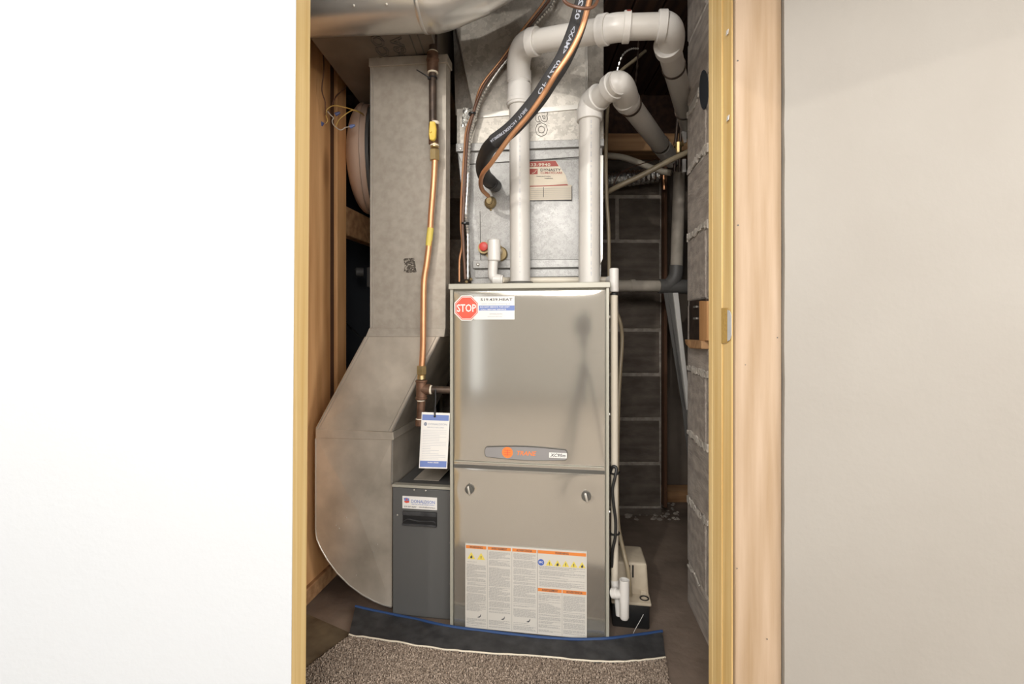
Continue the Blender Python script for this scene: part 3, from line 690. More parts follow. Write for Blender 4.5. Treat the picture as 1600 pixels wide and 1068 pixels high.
bm = BM(); qprism(bm, [(742, 421), (928, 419), (928, 431), (742, 434)], CV-.005, .01, .001); link('bottom_flange', bm, 'coil_case', cc)
bm = BM(); qprism(bm, [(937, 242), (943, 242), (942, 404), (938, 413)], CV-.01, .02, .001); link('corner_strip', bm, 'steel_edge', cc)
seam([(735, 256), (926, 246.5)], CV-.009, .0009, 'panel_gap', 'seam', fp); seam([(750, 330), (751, 406)], CV-.009, .0009, 'panel_gap', 'seam', fp)
seam([(714, 236.5), (935, 228.5)], CV-.015, .0008, 'panel_gap', 'seam', cc); seam([(751, 406.5), (926, 405.5)], CV-.011, .0010, 'panel_gap', 'seam', cc); seam([(742, 420), (926, 418)], CV-.012, .0009, 'panel_gap', 'seam', cc)
for (px, py) in ((747, 413), (720, 233), (736, 436), (729, 440)):
    bm = BM(); p = Q(px, py, CV-.011); lathe(bm, p, -V, [(0, .0055), (.003, .0055), (.0045, .003)], 6); link('screw', bm, 'dull_brass' if px < 740 and py > 400 else 'steel_edge', cc)
# label
LV = CV-.0182
bm = BM(); qprism(bm, [(815, 253), (868, 250.5), (884, 274), (888, 288), (893.5, 289), (894, 312), (815, 314)], LV, .0008); cl_ = link('contractor_label', bm, 'aged_label', fp, label='cream contractor label with maroon heading')
def lf(px, py): return Q(px, py, LV-.0004)
bm = BM(); poly(bm, lf, [(815, 253), (868, 251), (873, 259.5), (815, 261)]); poly(bm, lf, [(815, 264), (840, 263.5), (840, 272), (815, 272.5)]); poly(bm, lf, [(815, 290.5), (850, 289.5), (886, 287.5), (888, 289.5), (850, 291), (815, 292)])
text(bm, 'CLIMATECARE', lambda a, b: Q(a, b, LV-.0006), 844.5, 271.4, 34, -3.2); link('maroon_print', bm, 'maroon', cl_)
bm = BM(); f = lambda a, b: Q(a, b, LV-.0007); text(bm, '433-9940', f, 824, 259.4, 36, -4.6); tube(bm, [f(831, 270.5), f(835, 269.5), f(838.5, 265)], .0009, 4, 4); link('white_print', bm, 'aged_label', cl_)
bm = BM(); text(bm, 'DYNASTY', f, 844.5, 267.5, 32, -4.3); text(bm, 'Heating and Cooling', f, 838, 276.3, 22, -2); text(bm, 'Installations', f, 851, 279.2, 13, -1.8)
poly(bm, lf, [(815, 313), (893.5, 311.6), (893.5, 312.6), (815, 314.2)]); poly(bm, lf, [(893, 291), (894, 291), (894, 312.4), (893, 312.4)]); poly(bm, lf, [(849, 292), (849.7, 292), (849.7, 308), (849, 308)])
link('dark_print', bm, 'print_dark', cl_)
bm = BM()
for k_ in range(6): poly(bm, lf, [(829, 294+k_*3), (892, 293.6+k_*3), (892, 294.1+k_*3), (829, 294.5+k_*3)])
link('label_rule', bm, 'print_grey', cl_)

# ================================================================== PVC VENT PIPES
RP = .0302
def hub(bm, c, d, l, r=RP+.006, th=.25): 
    d = d.normalized(); lathe(bm, c-d*l/2, d, [(0, r-.0015), (.0015, r), (l-.0015, r), (l, r-.0015)], 32)
def pipe_part(name, pts, r, m, parent, sm=0, seg=32): bm = BM(); tube(bm, pts, r, seg, sm); return link(name, bm, m, parent, True)
def hub_part(name, c, d, l, parent, r=RP+.006, m='pvc_white'):
    bm = BM(); hub(bm, Vector(c), d, l, r); return link(name, bm, m, parent, True)
v1 = root('vent_pipe', P(813, 446.5, 1.448), 'taller white plastic vent pipe rising left and turning across under the ceiling', 'pipe')
a0 = P(813, 446.5, 1.448); a1 = P(811, 112, 1.448); a0.z = FH
pipe_part('pipe', [a0, a1], RP, 'pvc', v1)
hub_part('furnace_collar', a0+Z*.006, Z, .012, v1, RP+.008, 'seam')
hub_part('coupling', P(811, 150, 1.448), Z, .064, v1); hub_part('coupling', P(810.5, 160, 1.448)+Z*0, Z, .012, v1, RP+.0075)
bm = BM(); q0 = P(811, 128, 1.448); q1 = P(833, 66, 1.345); k0 = P(806, 66, 1.41)
pts = [(1-t)**2*q0+2*t*(1-t)*k0+t*t*q1 for t in [i/14 for i in range(15)]]
tube(bm, pts, RP+.0045, 32, 0); link('elbow', bm, 'pvc_white', v1, True)
h0 = P(840, 64.5, 1.33); h1 = P(945, 47, 1.222); dr = (h1-h0).normalized()
hub_part('elbow_hub', P(811, 121, 1.448), Z, .035, v1, RP+.0065); hub_part('elbow_hub', h0-dr*.012, dr, .026, v1, RP+.0065)
pipe_part('pipe', [h0-dr*.02, h1], RP, 'pvc', v1)
hub_part('coupling', P(943, 47, 1.224), dr, .024, v1, RP+.0065)
h2 = P(962, 43.5, 1.215); h3 = P(1035, 41, 1.20); d2 = (h3-P(985, 42, 1.21)).normalized()
bm = BM(); tube(bm, [h1-dr*.005, h2, P(984, 42, 1.212)], RP+.003, 32, 5); link('elbow', bm, 'pvc_white', v1, True)
hub_part('elbow_hub', P(979, 42.5, 1.212), d2, .018, v1, RP+.0065)
pipe_part('pipe', [P(984, 42.2, 1.212), h3], RP, 'pvc', v1)
hub_part('elbow_hub', P(1034, 41, 1.20), d2, .022, v1, RP+.0065)
e0 = P(1037, 41, 1.20); e2_ = P(1046, 78, 1.275); ec = P(1054, 45, 1.20)
pts = [(1-t)**2*e0+2*t*(1-t)*ec+t*t*e2_ for t in [i/12 for i in range(13)]]
bm = BM(); tube(bm, pts, RP+.0035, 32, 0); link('elbow', bm, 'pvc_white', v1, True)
e3_ = P(1078, 205, 1.85); dd = (e3_-e2_).normalized()
hub_part('elbow_hub', e2_-dd*.02, dd, .03, v1, RP+.006)
pipe_part('pipe', [e2_-dd*.01, e3_], RP, 'pvc', v1)
bm = BM(); hub(bm, P(980, 42.5, 1.212), d2, .012, RP+.0069); 
for v in bm.verts: pass
bmesh.ops.delete(bm, geom=[v for v in bm.verts if v.co.y > 1.2 or v.co.z < 1.628], context='VERTS'); link('red_sticker', bm, 'maroon', v1)
# printed line on the pipes
def vprint(cx_, d, y0, y1, parent, n, seed, dx=4):
    rnd = random.Random(seed); bm = BM(); y = y0
    while y < y1:
        l = rnd.uniform(3, 12); a = math.asin(max(-.9, min(.9, dx/16)))
        for k_ in range(int(l/1.6)):
            yy = y+k_*1.6
            p = P(cx_, yy, d); c1 = p+Vector((math.sin(a)*RP, -math.cos(a)*RP, 0))*1.01; tx = Vector((math.cos(a), math.sin(a), 0))
            wv = rnd.uniform(.0015, .0032)
            vs = [bm.verts.new(c1+tx*sx*wv+Z*sz) for sx, sz in ((-.5, -.0009), (.5, -.0009), (.5, .0009), (-.5, .0009))]; bm.faces.new(vs)
        y += l+rnd.uniform(2, 6)
    return link('printed_line', bm, 'print_pale', parent)
vprint(813, 1.448, 195, 432, v1, 0, 3, -1)
v2 = root('vent_pipe', P(920.5, 446.5, 1.386), 'shorter white plastic vent pipe rising right and angling back to the wall', 'pipe')
b0 = P(920.5, 446, 1.386); b0.z = FH; b1 = P(921, 178, 1.386)
pipe_part('pipe', [b0, b1], RP, 'pvc', v2)
hub_part('elbow_hub', P(921, 180, 1.386), Z, .034, v2, RP+.0065)
c1_ = P(966, 130, 1.275); c0_ = P(930, 158, 1.365); dd = (c1_-c0_).normalized()
bm = BM(); tube(bm, [P(921, 176, 1.386), P(922, 166, 1.386), P(927, 158, 1.375), c0_+dd*.01], RP+.0045, 32, 6); link('elbow', bm, 'pvc_white', v2, True)
hub_part('elbow_hub', P(933, 154, 1.358), dd, .026, v2, RP+.0065)
pipe_part('pipe', [c0_, c1_], RP, 'pvc', v2)
hub_part('elbow_hub', P(957, 136, 1.30), dd, .024, v2, RP+.0065)
f1_ = P(980, 158, 1.385); f2_ = P(1050, 250, 1.875); dd2 = (f2_-f1_).normalized()
pts = [(1-t)**2*P(958, 135, 1.297)+2*t*(1-t)*P(972, 122, 1.265)+t*t*(f1_) for t in [i/12 for i in range(13)]]
bm = BM(); tube(bm, pts, RP+.0035, 32, 0); link('elbow', bm, 'pvc_white', v2, True)
hub_part('elbow_hub', f1_-dd2*.01, dd2, .03, v2, RP+.0055)
pipe_part('pipe', [f1_-dd2*.01, f2_], RP, 'pvc', v2)
bm = BM(); tube(bm, [f2_-dd2*.17, f2_-dd2*.012], RP+.001, 32, 0); link('foil_sleeve', bm, 'paper', v2, True)
bm = BM(); hub(bm, P(958, 135, 1.297), dd, .013, RP+.0069); bmesh.ops.delete(bm, geom=[v for v in bm.verts if v.co.z < P(958, 128, 1.297).z+.02], context='VERTS'); link('red_sticker', bm, 'stop_red', v2)
vprint(921, 1.386, 195, 436, v2, 0, 8, 0)
# perforated hanger strap + wires
def strap(c, d, r, tail, label):
    rt = root('hanger_strap', c, label, 'strap'); d = d.normalized()
    bm = BM(); lathe(bm, c-d*.004, d, [(0, r+.001), (0, r+.0026), (.008, r+.0026), (.008, r+.001)], 28); link('loop', bm, 'iron', rt)
    if tail:
        bm = BM(); tube(bm, tail, .003, 6, 6, rfun=lambda i: .0036 if i % 2 else .0016); link('tail', bm, 'iron', rt, True)
d1 = (e3_-e2_).normalized()
strap(e2_+d1*.10, d1, RP, [P(1034, 92, 1.36), P(1028, 78, 1.38), P(1026, 60, 1.42), P(1027, 40, 1.5)], 'dark perforated strap looped round the taller vent pipe below its last elbow')
strap(e2_+d1*.42, d1, RP, None, 'dark strap round the taller vent pipe near the block wall')
strap(f1_+dd2*.03, dd2, RP, [P(984, 150, 1.36), P(991, 138, 1.42), P(995, 110, 1.5), P(998, 62, 1.6), P(1002, 20, 1.7)], 'dark perforated strap holding the shorter vent pipe with a long tail')
strap(f2_-dd2*.19, dd2, RP, None, 'dark strap round the shorter vent pipe just before its foil sleeve')
bm = BM(); tube(bm, (P(962, 118, 1.5), P(972, 88, 1.5), P(985, 77, 1.52), P(998, 76, 1.55)), .003, 6, 8, rfun=lambda i: .0036 if i % 2 else .0016); link('hanger_strap', bm, 'bright_tin', None, False, label='bent perforated strap above the elbow of the shorter vent pipe', cat='strap')

# ================================================================== LINE SET, COPPER, CONDUIT
ls = root('insulated_line', Q(771, 290, CV-.02), 'thick black foam insulated refrigerant line curving down from above to the coil case', 'pipe')
lp = [(922, -40, 1.08), (917, -15, 1.08), (911, 7, 1.08), (899, 49, 1.09), (880, 93, 1.10), (858, 128, 1.12), (838, 158, 1.15), (802, 199, 1.20), (772, 222, 1.25)]
bm = BM(); tube(bm, [P(*q) for q in lp], .0195, 24, 8); link('insulation', bm, 'black_foam', ls, True)
bm = BM(); tube(bm, [P(774, 221, 1.245), P(763, 233, 1.27), P(757, 246, 1.30), P(754, 260, 1.33), P(757, 274, 1.37), P(766, 283, 1.415)], .0192, 24, 8); link('tape_wrap', bm, 'black_plastic', ls, True)
bm = BM(); tube(bm, [P(756, 270, 1.36), P(761, 280, 1.40), P(769, 286, 1.44)], .0185, 24, 6); link('insulation_end', bm, 'black_foam', ls, True)
bm = BM(); tube(bm, [P(765, 284, 1.42), P(774, 290, 1.50)], .0195, 24, 0); link('grommet', bm, 'black_plastic', ls, True)
# white print along the insulation
path = catmull([P(*q) for q in lp], 8)
acc = [0]
for a, b in zip(path, path[1:]): acc.append(acc[-1]+(b-a).length)
def on_path(s, off, r=.0201):
    s = max(0, min(acc[-1]-1e-6, s)); i = max(j for j in range(len(acc)) if acc[j] <= s); i = min(i, len(path)-2)
    t = (s-acc[i])/(acc[i+1]-acc[i]); c_ = path[i].lerp(path[i+1], t); tg = (path[i+1]-path[i]).normalized()
    vd = (Vector((0, 0, H))-c_).normalized(); n_ = (vd-tg*vd.dot(tg)).normalized(); b_ = tg.cross(n_)
    ph = off/r; return c_+(n_*math.cos(ph)+b_*math.sin(ph))*r
bm = BM()
def ptext(s, s0, l, h, flip=1): text(bm, s, lambda x, y: on_path(s0+l-x, .006-y), 0, -h/2, l, h)
sT = acc[-1]
ptext('0520', .055, .055, .011); ptext('<MAX>', .125, .06, .009); ptext('OF 1220', .20, .075, .010)
ptext('ALIMENTATION  TUBE', .32, .13, .007); ptext('FOR USE', sT-.075, .05, .007)
link('printed_line', bm, 'print_pale', ls)
cpth = [(928, -40, 1.05), (921, 0, 1.05), (909, 44, 1.055), (892, 80, 1.07), (867.5, 117, 1.085), (850, 146, 1.115), (826, 180, 1.15), (797, 214, 1.19), (768, 254, 1.25), (755, 270, 1.29), (751, 285, 1.35), (754, 297, 1.40), (763, 306, 1.445)]
cl2 = root('liquid_line', P(763, 306, 1.445), 'thin bare copper refrigerant line strapped along the black insulated line', 'pipe')
bm = BM(); tube(bm, [P(*q) for q in cpth], .0062, 14, 8); link('tube', bm, 'copper', cl2, True)
bm = BM(); p = Q(767, 317, CV-.01); lathe(bm, p, -V, [(0, .018), (.008, .0195), (.016, .016), (.020, .010), (.028, .009)], 14); lathe(bm, p-V*.0+Z*.002, -V, [(.02, .011), (.03, .009)], 6); tube(bm, [p-Z*.015, p-Z*.024], .004, 8, 0); link('flare_fitting', bm, 'dull_brass', cl2, True)
# brown cable / ribbed conduit
CB = CV-.045
bc = [(872, -25), (858, 0), (826, 41), (789.6, 90), (760, 127), (746, 156), (740, 175), (732, 202), (729, 231), (726, 285), (723, 346), (724, 383), (727, 436)]
bm = BM(); tube(bm, [Q(a, b, CB) for a, b in bc], .0042, 10, 6); link('brown_cable', bm, 'brown_wire', None, True, label='smooth brown cable running down beside the coil case', cat='cable')
bc2 = [(860, -18), (848, 5), (815, 48), (783, 93), (752, 133), (742, 165), (738, 178), (728, 205), (725, 240), (721, 300), (720, 350), (722, 382), (718, 405), (717.5, 440)]
bm = BM(); tube(bm, [Q(a, b, CB+.008) for a, b in bc2], .0030, 8, 6); link('thin_cable', bm, 'copper', None, True, label='thin copper-coloured wire left of the brown cable', cat='cable')
rc = [(876, -20), (862, 8), (838, 36), (812, 70), (777, 113), (753, 151), (743, 180), (736, 207), (732, 243), (731, 285), (728, 336), (731, 370), (731, 436)]
bm = BM(); tube(bm, [Q(a, b, CB+.004) for a, b in rc], .0048, 10, 14, rfun=lambda i: .0056 if i % 2 else .0034); link('metal_conduit', bm, 'bright_tin', None, True, label='ribbed silver flexible conduit beside the brown cable', cat='conduit')
for (px, py) in ((738, 178), (727, 349)):
    bm = BM(); p = Q(px, py, CB+.002); lathe(bm, p-Z*.0025, Z, [(0, .0125), (.005, .0125)], 12); link('cable_tie', bm, 'black_plastic', None, label='small black tie binding the cables %s' % ('near the plenum foil' if py < 200 else 'halfway down the coil case'), cat='cable tie')
bm = BM(); tube(bm, [P(876, -12, 1.03), P(884, 4, 1.03), (P(900, 11, 1.02)), P(918, 13, 1.02), P(930, 8, 1.03), P(937, -10, 1.04)], .0035, 8, 8); link('loop_cable', bm, 'brown_wire', None, True, label='dark cable loop around the refrigerant lines at the top', cat='cable')

# ================================================================== GAS LINE
GV = .012
gp = root('gas_pipe', Q(658, 655, GV), 'gas line of black iron, copper and brass with a yellow valve handle', 'pipe')
def g(px, py, dv=0): return Q(px, py, GV+dv)
def gc(name, a, b, r, m, sm=True, seg=18, bev=.15): bm = BM(); cyl(bm, a, b, r, seg, bev); return link(name, bm, m, gp, sm)
gc('iron_pipe', g(677, -60), g(677, 84), .0122, 'iron'); gc('iron_pipe', g(676, 112), g(676.5, 196), .0112, 'iron')
gc('union', g(676.3, 82), g(676, 114), .0165, 'rusty_iron'); gc('union_ring', g(676.3, 90), g(676, 97), .0185, 'rusty_iron', True, 8)
gc('thread_tape', g(676.5, 80), g(676.5, 86), .0145, 'thread_tape'); gc('thread_tape', g(676.2, 109), g(676.2, 115), .0155, 'thread_tape')
gc('valve_body', g(677.5, 192), g(677.5, 226), .0142, 'rusty_iron'); gc('thread_tape', g(680, 190), g(680, 195), .0125, 'thread_tape')
bm = BM(); prism(bm, [Q(a, b, GV-.026) for a, b in ((671, 189), (679, 189), (681, 200), (680, 215), (677, 219), (671, 218), (669.5, 208))], V*.012, .002); lathe(bm, Q(673, 206, GV-.026), -V, [(0, .004), (.004, .003)], 8); link('valve_handle', bm, 'yellow_handle', gp)
bm = BM(); cyl(bm, g(675, 206, -.02), g(676, 206, 0), .005, 10); link('valve_stem', bm, 'brass', gp)
gc('flare_nut', g(679, 224), g(679, 231), .0125, 'brass', True, 12); gc('flare_nut', g(679, 234), g(679, 251), .0148, 'brass', False, 6, .1); gc('thread_tape', g(679, 226), g(679, 229), .0135, 'thread_tape')
cp_ = [(679.5, 250), (678, 280), (674, 330), (671, 375), (667, 410), (662.5, 440), (661.5, 490), (661, 540), (659, 576)]
bm = BM(); tube(bm, [g(a, b) for a, b in cp_], .0088, 18, 8); link('copper_tube', bm, 'copper', gp, True)
bm = BM(); tube(bm, [g(672.8, 356), g(671, 372), g(669.8, 384)], .0094, 18, 6); link('yellow_tape', bm, 'yellow_tape', gp, True)
gc('flare_nut', g(658.5, 571), g(658.5, 585), .0148, 'brass', False, 6, .1); gc('flare_nut', g(658.5, 585), g(658.5, 593), .0120, 'brass', True, 12)
gc('tee', g(658.5, 593), g(658.5, 622), .0155, 'rusty_iron'); gc('tee_rim', g(658.5, 593), g(658.5, 597), .0175, 'rusty_iron'); gc('tee_rim', g(658.5, 619), g(658.5, 624), .0175, 'rusty_iron')
gc('tee_branch', g(658.5, 608), g(673, 608), .0155, 'rusty_iron'); gc('thread_tape', g(671, 608.5), g(675, 608.5), .0135, 'thread_tape'); gc('branch_pipe', g(673, 608.5), L(.002, GV, g(690, 608.5).z), .0108, 'iron')
gc('drip_leg', g(658.5, 622), g(657, 657), .0118, 'rusty_iron'); gc('thread_tape', g(658, 624), g(658, 626.5), .0125, 'thread_tape'); gc('cap', g(657, 654), g(657, 665), .0145, 'rusty_iron'); gc('thread_tape', g(657, 653), g(657, 655), .0135, 'thread_tape')
# zip tie on the pipe
bm = BM(); lathe(bm, g(676.4, 122)-Z*.002, Z, [(0, .0128), (.004, .0128)], 14); tube(bm, [g(671, 122, -.012), g(664, 117, -.016), g(651, 109, -.02)], .0018, 6, 4); box(bm, g(668, 123, -.018), U*.008, V*.006, Z*.006); link('cable_tie', bm, 'black_plastic', None, label='black cable tie with a loose tail around the iron gas pipe', cat='cable tie')
# service tag
TV = .0035
tg = root('service_tag', Q(677, 731, TV), 'white paper service tag with blue bands hanging from the gas pipe', 'tag')
tp = [(659, 643.5), (703, 645), (698.5, 732), (654.5, 731)]
tc_ = [Q(a, b, TV-.006) for a, b in tp]
bm = BM(); prism(bm, tc_, V*.0012); link('card', bm, 'paper', tg)
def tfm(s, t, e=.0004):
    a = tc_[0].lerp(tc_[1], s); b = tc_[3].lerp(tc_[2], s); return a.lerp(b, t)-V*e
bm = BM(); quad(bm, tfm, .03, .04, .97, .14); link('blue_band', bm, 'band_blue', tg); bm = BM(); quad(bm, tfm, .03, .865, .97, .975); link('blue_band', bm, 'band_blue', tg)
bm = BM(); text(bm, 'DONALDSON', tfm, .26, .225, .66, -.035); text(bm, 'SERVICE RECORD', tfm, .22, .275, .6, -.02)
r_ = random.Random(2)
for k_ in range(18): quad(bm, tfm, .08, .315+k_*.03, .08+r_.choice((.84, .84, .6, .3)), .319+k_*.03)
link('printed_line', bm, 'print_pale', tg)
bm = BM(); poly(bm, tfm, [(.10, .19), (.16, .17), (.21, .19), (.21, .23), (.15, .245), (.10, .225)]); link('emblem', bm, 'print_blue_grey', tg)
bm = BM(); text(bm, 'WORK ORDER', lambda s, t: tfm(s, t, .0008), .3, .905, .4, -.025); link('band_lettering', bm, 'paper', tg)
bm = BM(); tube(bm, [g(680, 608, -.014), Q(680.5, 622, TV-.006), Q(679.5, 640, TV-.008), Q(679.5, 650, TV-.009)], .0025, 8, 5); lathe(bm, Q(679.5, 650, TV-.0076), -V, [(0, .003), (.002, .003)], 10); link('tie', bm, 'black_plastic', tg, True)

# ================================================================== CONDENSATE DRAIN
dv = .09
dn = root('condensate_drain', L(FW+.02, .05, .09), 'white plastic drain pipe from the coil case running down the right side of the furnace', 'pipe')
def dc(name, a, b, r, m='pvc_white', seg=18): bm = BM(); cyl(bm, a, b, r, seg); return link(name, bm, m, dn, True)
dc('vent_stub', Q(772, 374, dv), Q(772, 408, dv), .0195); 
bm = BM(); tube(bm, [Q(771, 406, dv), Q(770, 420, dv), Q(770, 430, dv), Q(775, 436, dv), Q(786, 437, dv)], .0145, 18, 6); link('elbow', bm, 'pvc_white', dn, True)
dc('coupling', Q(770, 436, dv)-U*.0, Q(784, 437, dv), .0165)
dc('drain_pipe', Q(784, 438, .135), Q(957, 437, .135), .0095, 'pvc_cream')
bm = BM(); tube(bm, [Q(784, 437, dv), Q(790, 437.5, dv+.02), Q(797, 438, .135)], .0095, 12, 5); link('drain_bend', bm, 'pvc_cream', dn, True)
TE = L(FW+.018, .04, 0)
def te(py, px=959.5, d=None): 
    p = P(px, py, 1.345); return p
dc('tee', te(419), te(456), .0128); dc('tee_branch', P(952, 437, 1.40), te(437), .0115); dc('band', te(457.5), te(461), .0108, 'black_plastic')
dc('down_pipe', te(461), te(908, 960.5), .0103, 'pvc_cream')
TB = P(975.5, 905, 1.30)
bm = BM(); lathe(bm, P(975.5, 940, 1.30), Z, [(0, .0133), (P(0, 905, 1.3).z-P(0, 940, 1.3).z, .0133), (P(0, 905, 1.3).z-P(0, 940, 1.3).z, .0105), (.02, .0105)], 22); link('open_tee', bm, 'pvc_white', dn, True)
bm = BM(); lathe(bm, P(975.5, 968, 1.30), Z, [(0, .004), (.003, .010), (.008, .0125), (.048, .0125)], 22); link('end_cap', bm, 'pvc_white', dn, True)
dc('side_arm', P(957, 928, 1.32), P(975, 927, 1.30), .0115); dc('coupling', P(956, 926, 1.32), P(965, 926, 1.31), .014)
bm = BM(); tube(bm, [P(960.5, 906, 1.345), P(962, 918, 1.34), P(966, 930, 1.335), P(969, 960, 1.33)], .012, 14, 5); link('lower_bend', bm, 'pvc_white', dn, True)
# coil ports
cpn = root('drain_port', Q(770, 395, CV-.01), 'round drain port with a red plug and dull brass ring low on the coil case', 'drain port')
bm = BM(); lathe(bm, Q(757.5, 388, CV-.009), -V, [(0, .018), (.012, .0195), (.018, .0185)], 22); link('ring', bm, 'dull_brass', cpn, True)
bm = BM(); lathe(bm, Q(757, 386, CV-.02), -V, [(0, .0135), (.016, .0135), (.018, .009)], 20); link('red_plug', bm, 'red_cap', cpn, True)
bm = BM(); lathe(bm, Q(782, 397, CV-.009), -V, [(0, .022), (.008, .023), (.011, .020)], 22); lathe(bm, Q(772, 392, CV-.009), -V, [(0, .028), (.004, .028)], 22); link('seal', bm, 'dull_brass', cpn, True)
bm = BM(); lathe(bm, Q(780, 393, CV-.02), -V, [(0, .011), (.03, .011)], 20); link('drain_nipple', bm, 'pvc_cream', cpn, True)
# black power cord
bm = BM(); tube(bm, [P(953, 738, 1.34), P(957, 729, 1.33), P(963, 731, 1.325), P(961, 745, 1.32), P(957, 765, 1.32), P(959, 790, 1.32), P(962, 815, 1.32), P(961, 840, 1.32), P(957, 860, 1.325), P(956, 885, 1.34)], .0042, 10, 8); pc = link('power_cord', bm, 'black_wire', None, True, label='black power cord tied along the drain pipe on the furnace side', cat='cord')
for py in (739, 833):
    bm = BM(); lathe(bm, te(py, 960), Z, [(0, .0155), (.0035, .0155)], 16); link('cable_tie', bm, 'black_plastic', None, label='black tie holding the power cord to the drain pipe, %s one' % ('upper' if py < 800 else 'lower'), cat='cable tie')

# ================================================================== CONDENSATE PUMP
pu, _ = uz(1018, 943, .079); 
cpu = root('condensate_pump', L(pu-.09, .16, 0), 'cream condensate pump on a black tank right of the furnace', 'pump')
ZB = .078
bm = BM(); ubox(bm, FW+.012, pu-.004, .083, .26, 0, ZB-.008, .006, 2); link('tank', bm, 'black_plastic', cpu, True)
bm = BM(); ubox(bm, FW+.010, pu, .079, .265, ZB-.009, ZB, .003, 2); link('base_plate', bm, 'pump_cream', cpu, True)
HB = .168
hu1_ = uz(1011, 881, .125)[0]; hb1 = uz(1014, 925, .125)[0]
bm = BM()
prof = []
a = L(FW+.014, .125, ZB-.001)
vs0 = [L(FW+.014, .125, ZB-.001), L(hb1, .125, ZB-.001), L(hb1, .245, ZB-.001), L(FW+.014, .245, ZB-.001)]
vs1 = [L(FW+.014, .127, HB), L(hu1_, .127, HB), L(hu1_-.004, .24, HB), L(FW+.014, .24, HB)]
A_ = [bm.verts.new(p) for p in vs0]; B_ = [bm.verts.new(p) for p in vs1]
bm.faces.new(A_[::-1]); bm.faces.new(B_)
for i in range(4): bm.faces.new((A_[i], A_[(i+1) % 4], B_[(i+1) % 4], B_[i]))
bmesh.ops.bevel(bm, geom=[e for e in bm.edges if e.verts[0] in B_ or e.verts[1] in B_ or (e.verts[0].co-e.verts[1].co).z != 0], offset=.007, segments=3, affect='EDGES', profile=.5)
link('housing', bm, 'pump_cream', cpu, True)
for px in (983.5, 989):
    bm = BM(); p0 = uz(px-1.2, 883, .124); p1_ = uz(px+1.2, 902, .124); ubox(bm, p0[0], p1_[0], .1245, .128, p1_[1], p0[1]); link('vent_slot', bm, 'black_plastic', cpu)
bm = BM(); lathe(bm, L(uz(1007, 936, .1)[0], .104, ZB-.001), Z, [(0, .0135), (.003, .0135), (.003, .010), (.0005, .009)], 20); link('inlet_plug', bm, 'black_plastic', cpu, True)
bm = BM(); ubox(bm, uz(1001, 926, .12)[0], uz(1010, 926, .12)[0], .119, .126, ZB, ZB+.012, .001); link('clip', bm, 'pump_cream', cpu)
bm = BM(); tube(bm, [P(1006, 958, 1.38), P(1002, 966, 1.37), P(994, 980, 1.36), P(988, 992, 1.34)], .0008, 5, 4); link('white_string', bm, 'pvc_white', None, label='short white thread hanging in front of the pump tank', cat='thread')

# ================================================================== VINYL TUBES, BACK PIPES
def single(name, pts, r, m, label, cat, sm=8, seg=12, rfun=None):
    bm = BM(); tube(bm, pts, r, seg, sm, rfun=rfun); return link(name, bm, m, None, True, label=label, cat=cat)
single('vinyl_tube', [P(1008, 80, 1.75), P(990, 95, 1.7), P(966, 116, 1.65), P(952, 150, 1.62), P(947, 220, 1.60), P(947.5, 300, 1.60), P(951, 360, 1.60), P(952, 440, 1.60), P(955, 470, 1.58), P(968, 500, 1.55), P(972, 530, 1.55), P(969, 580, 1.53), P(966, 640, 1.50), P(964, 760, 1.46), P(966, 820, 1.43), P(974, 860, 1.405), P(981, 890, 1.385), P(985, 930, 1.382)], .0062, 'vinyl_tube', 'tan vinyl drain tube looping down behind the furnace to the pump', 'tube')
single('discharge_hose', [P(1090, 229, 1.66), P(1073, 238, 1.66), P(1040, 254, 1.67), P(1000, 275, 1.70), P(970, 289, 1.72), P(945, 302, 1.75)], .0095, 'vinyl_tube', 'tan hose crossing diagonally in front of the back wall', 'hose')
single('grey_hose', [P(948, 243, 2.0), P(970, 245, 2.0), P(990, 251, 2.0), P(1012, 260, 2.0), P(1032, 267, 2.0), P(1049, 270, 1.98)], .0125, 'pvc_cream', 'pale hose under the pine sill ending at the grey pipe', 'hose')
single('thin_wire', [P(958, 292, 1.9), P(965, 275, 1.9), P(985, 262, 1.9), P(1020, 250, 1.85), P(1045, 237, 1.8), P(1054, 220, 1.8)], .002, 'brown_wire', 'thin brown wire arching past the foil sleeve', 'wire', 8, 6)
bt = root('foil_duct', P(985, 290, 2.1), 'crumpled silver foil duct lying along the back wall under the sill', 'duct')
bm = BM(); tube(bm, [P(945, 283, 2.13), P(980, 279, 2.13), P(1030, 272, 2.13)], .035, 16, 14, rfun=lambda i: .036 if i % 2 else .030); link('sleeve', bm, 'silver_foil', bt, True)
gd = root('drain_stack', P(1060, 460, 2.0), 'dirty grey drain pipe standing behind the block corner with an elbow', 'pipe')
bm = BM(); tube(bm, [P(1062, 262, 1.98), P(1057, 420, 1.98)], .0245, 20, 0); link('upright', bm, 'grey_pipe', gd, True)
bm = BM(); tube(bm, [P(1057, 415, 1.98), P(1055, 432, 1.98), P(1045, 445, 1.98), P(1034, 447, 1.98)], .0275, 20, 6); link('elbow', bm, 'grey_fitting', gd, True)
bm = BM(); tube(bm, [P(1030, 447, 1.985), P(1076, 448, 1.985)], .030, 20, 0); link('fitting', bm, 'grey_fitting', gd, True)
bm = BM(); tube(bm, [P(950, 446, 1.985), P(1033, 447, 1.985)], .0235, 20, 0); link('horizontal_pipe', bm, 'grey_pipe', gd, True)
bm = BM(); tube(bm, [P(985, 446, 1.985), P(992, 446, 1.985)], .026, 20, 0); link('coupling', bm, 'grey_pipe', gd, True)
wpz = root('water_pipes', P(1058, 270, 1.86), 'small copper and brass water pipes with a valve behind the block corner', 'pipe')
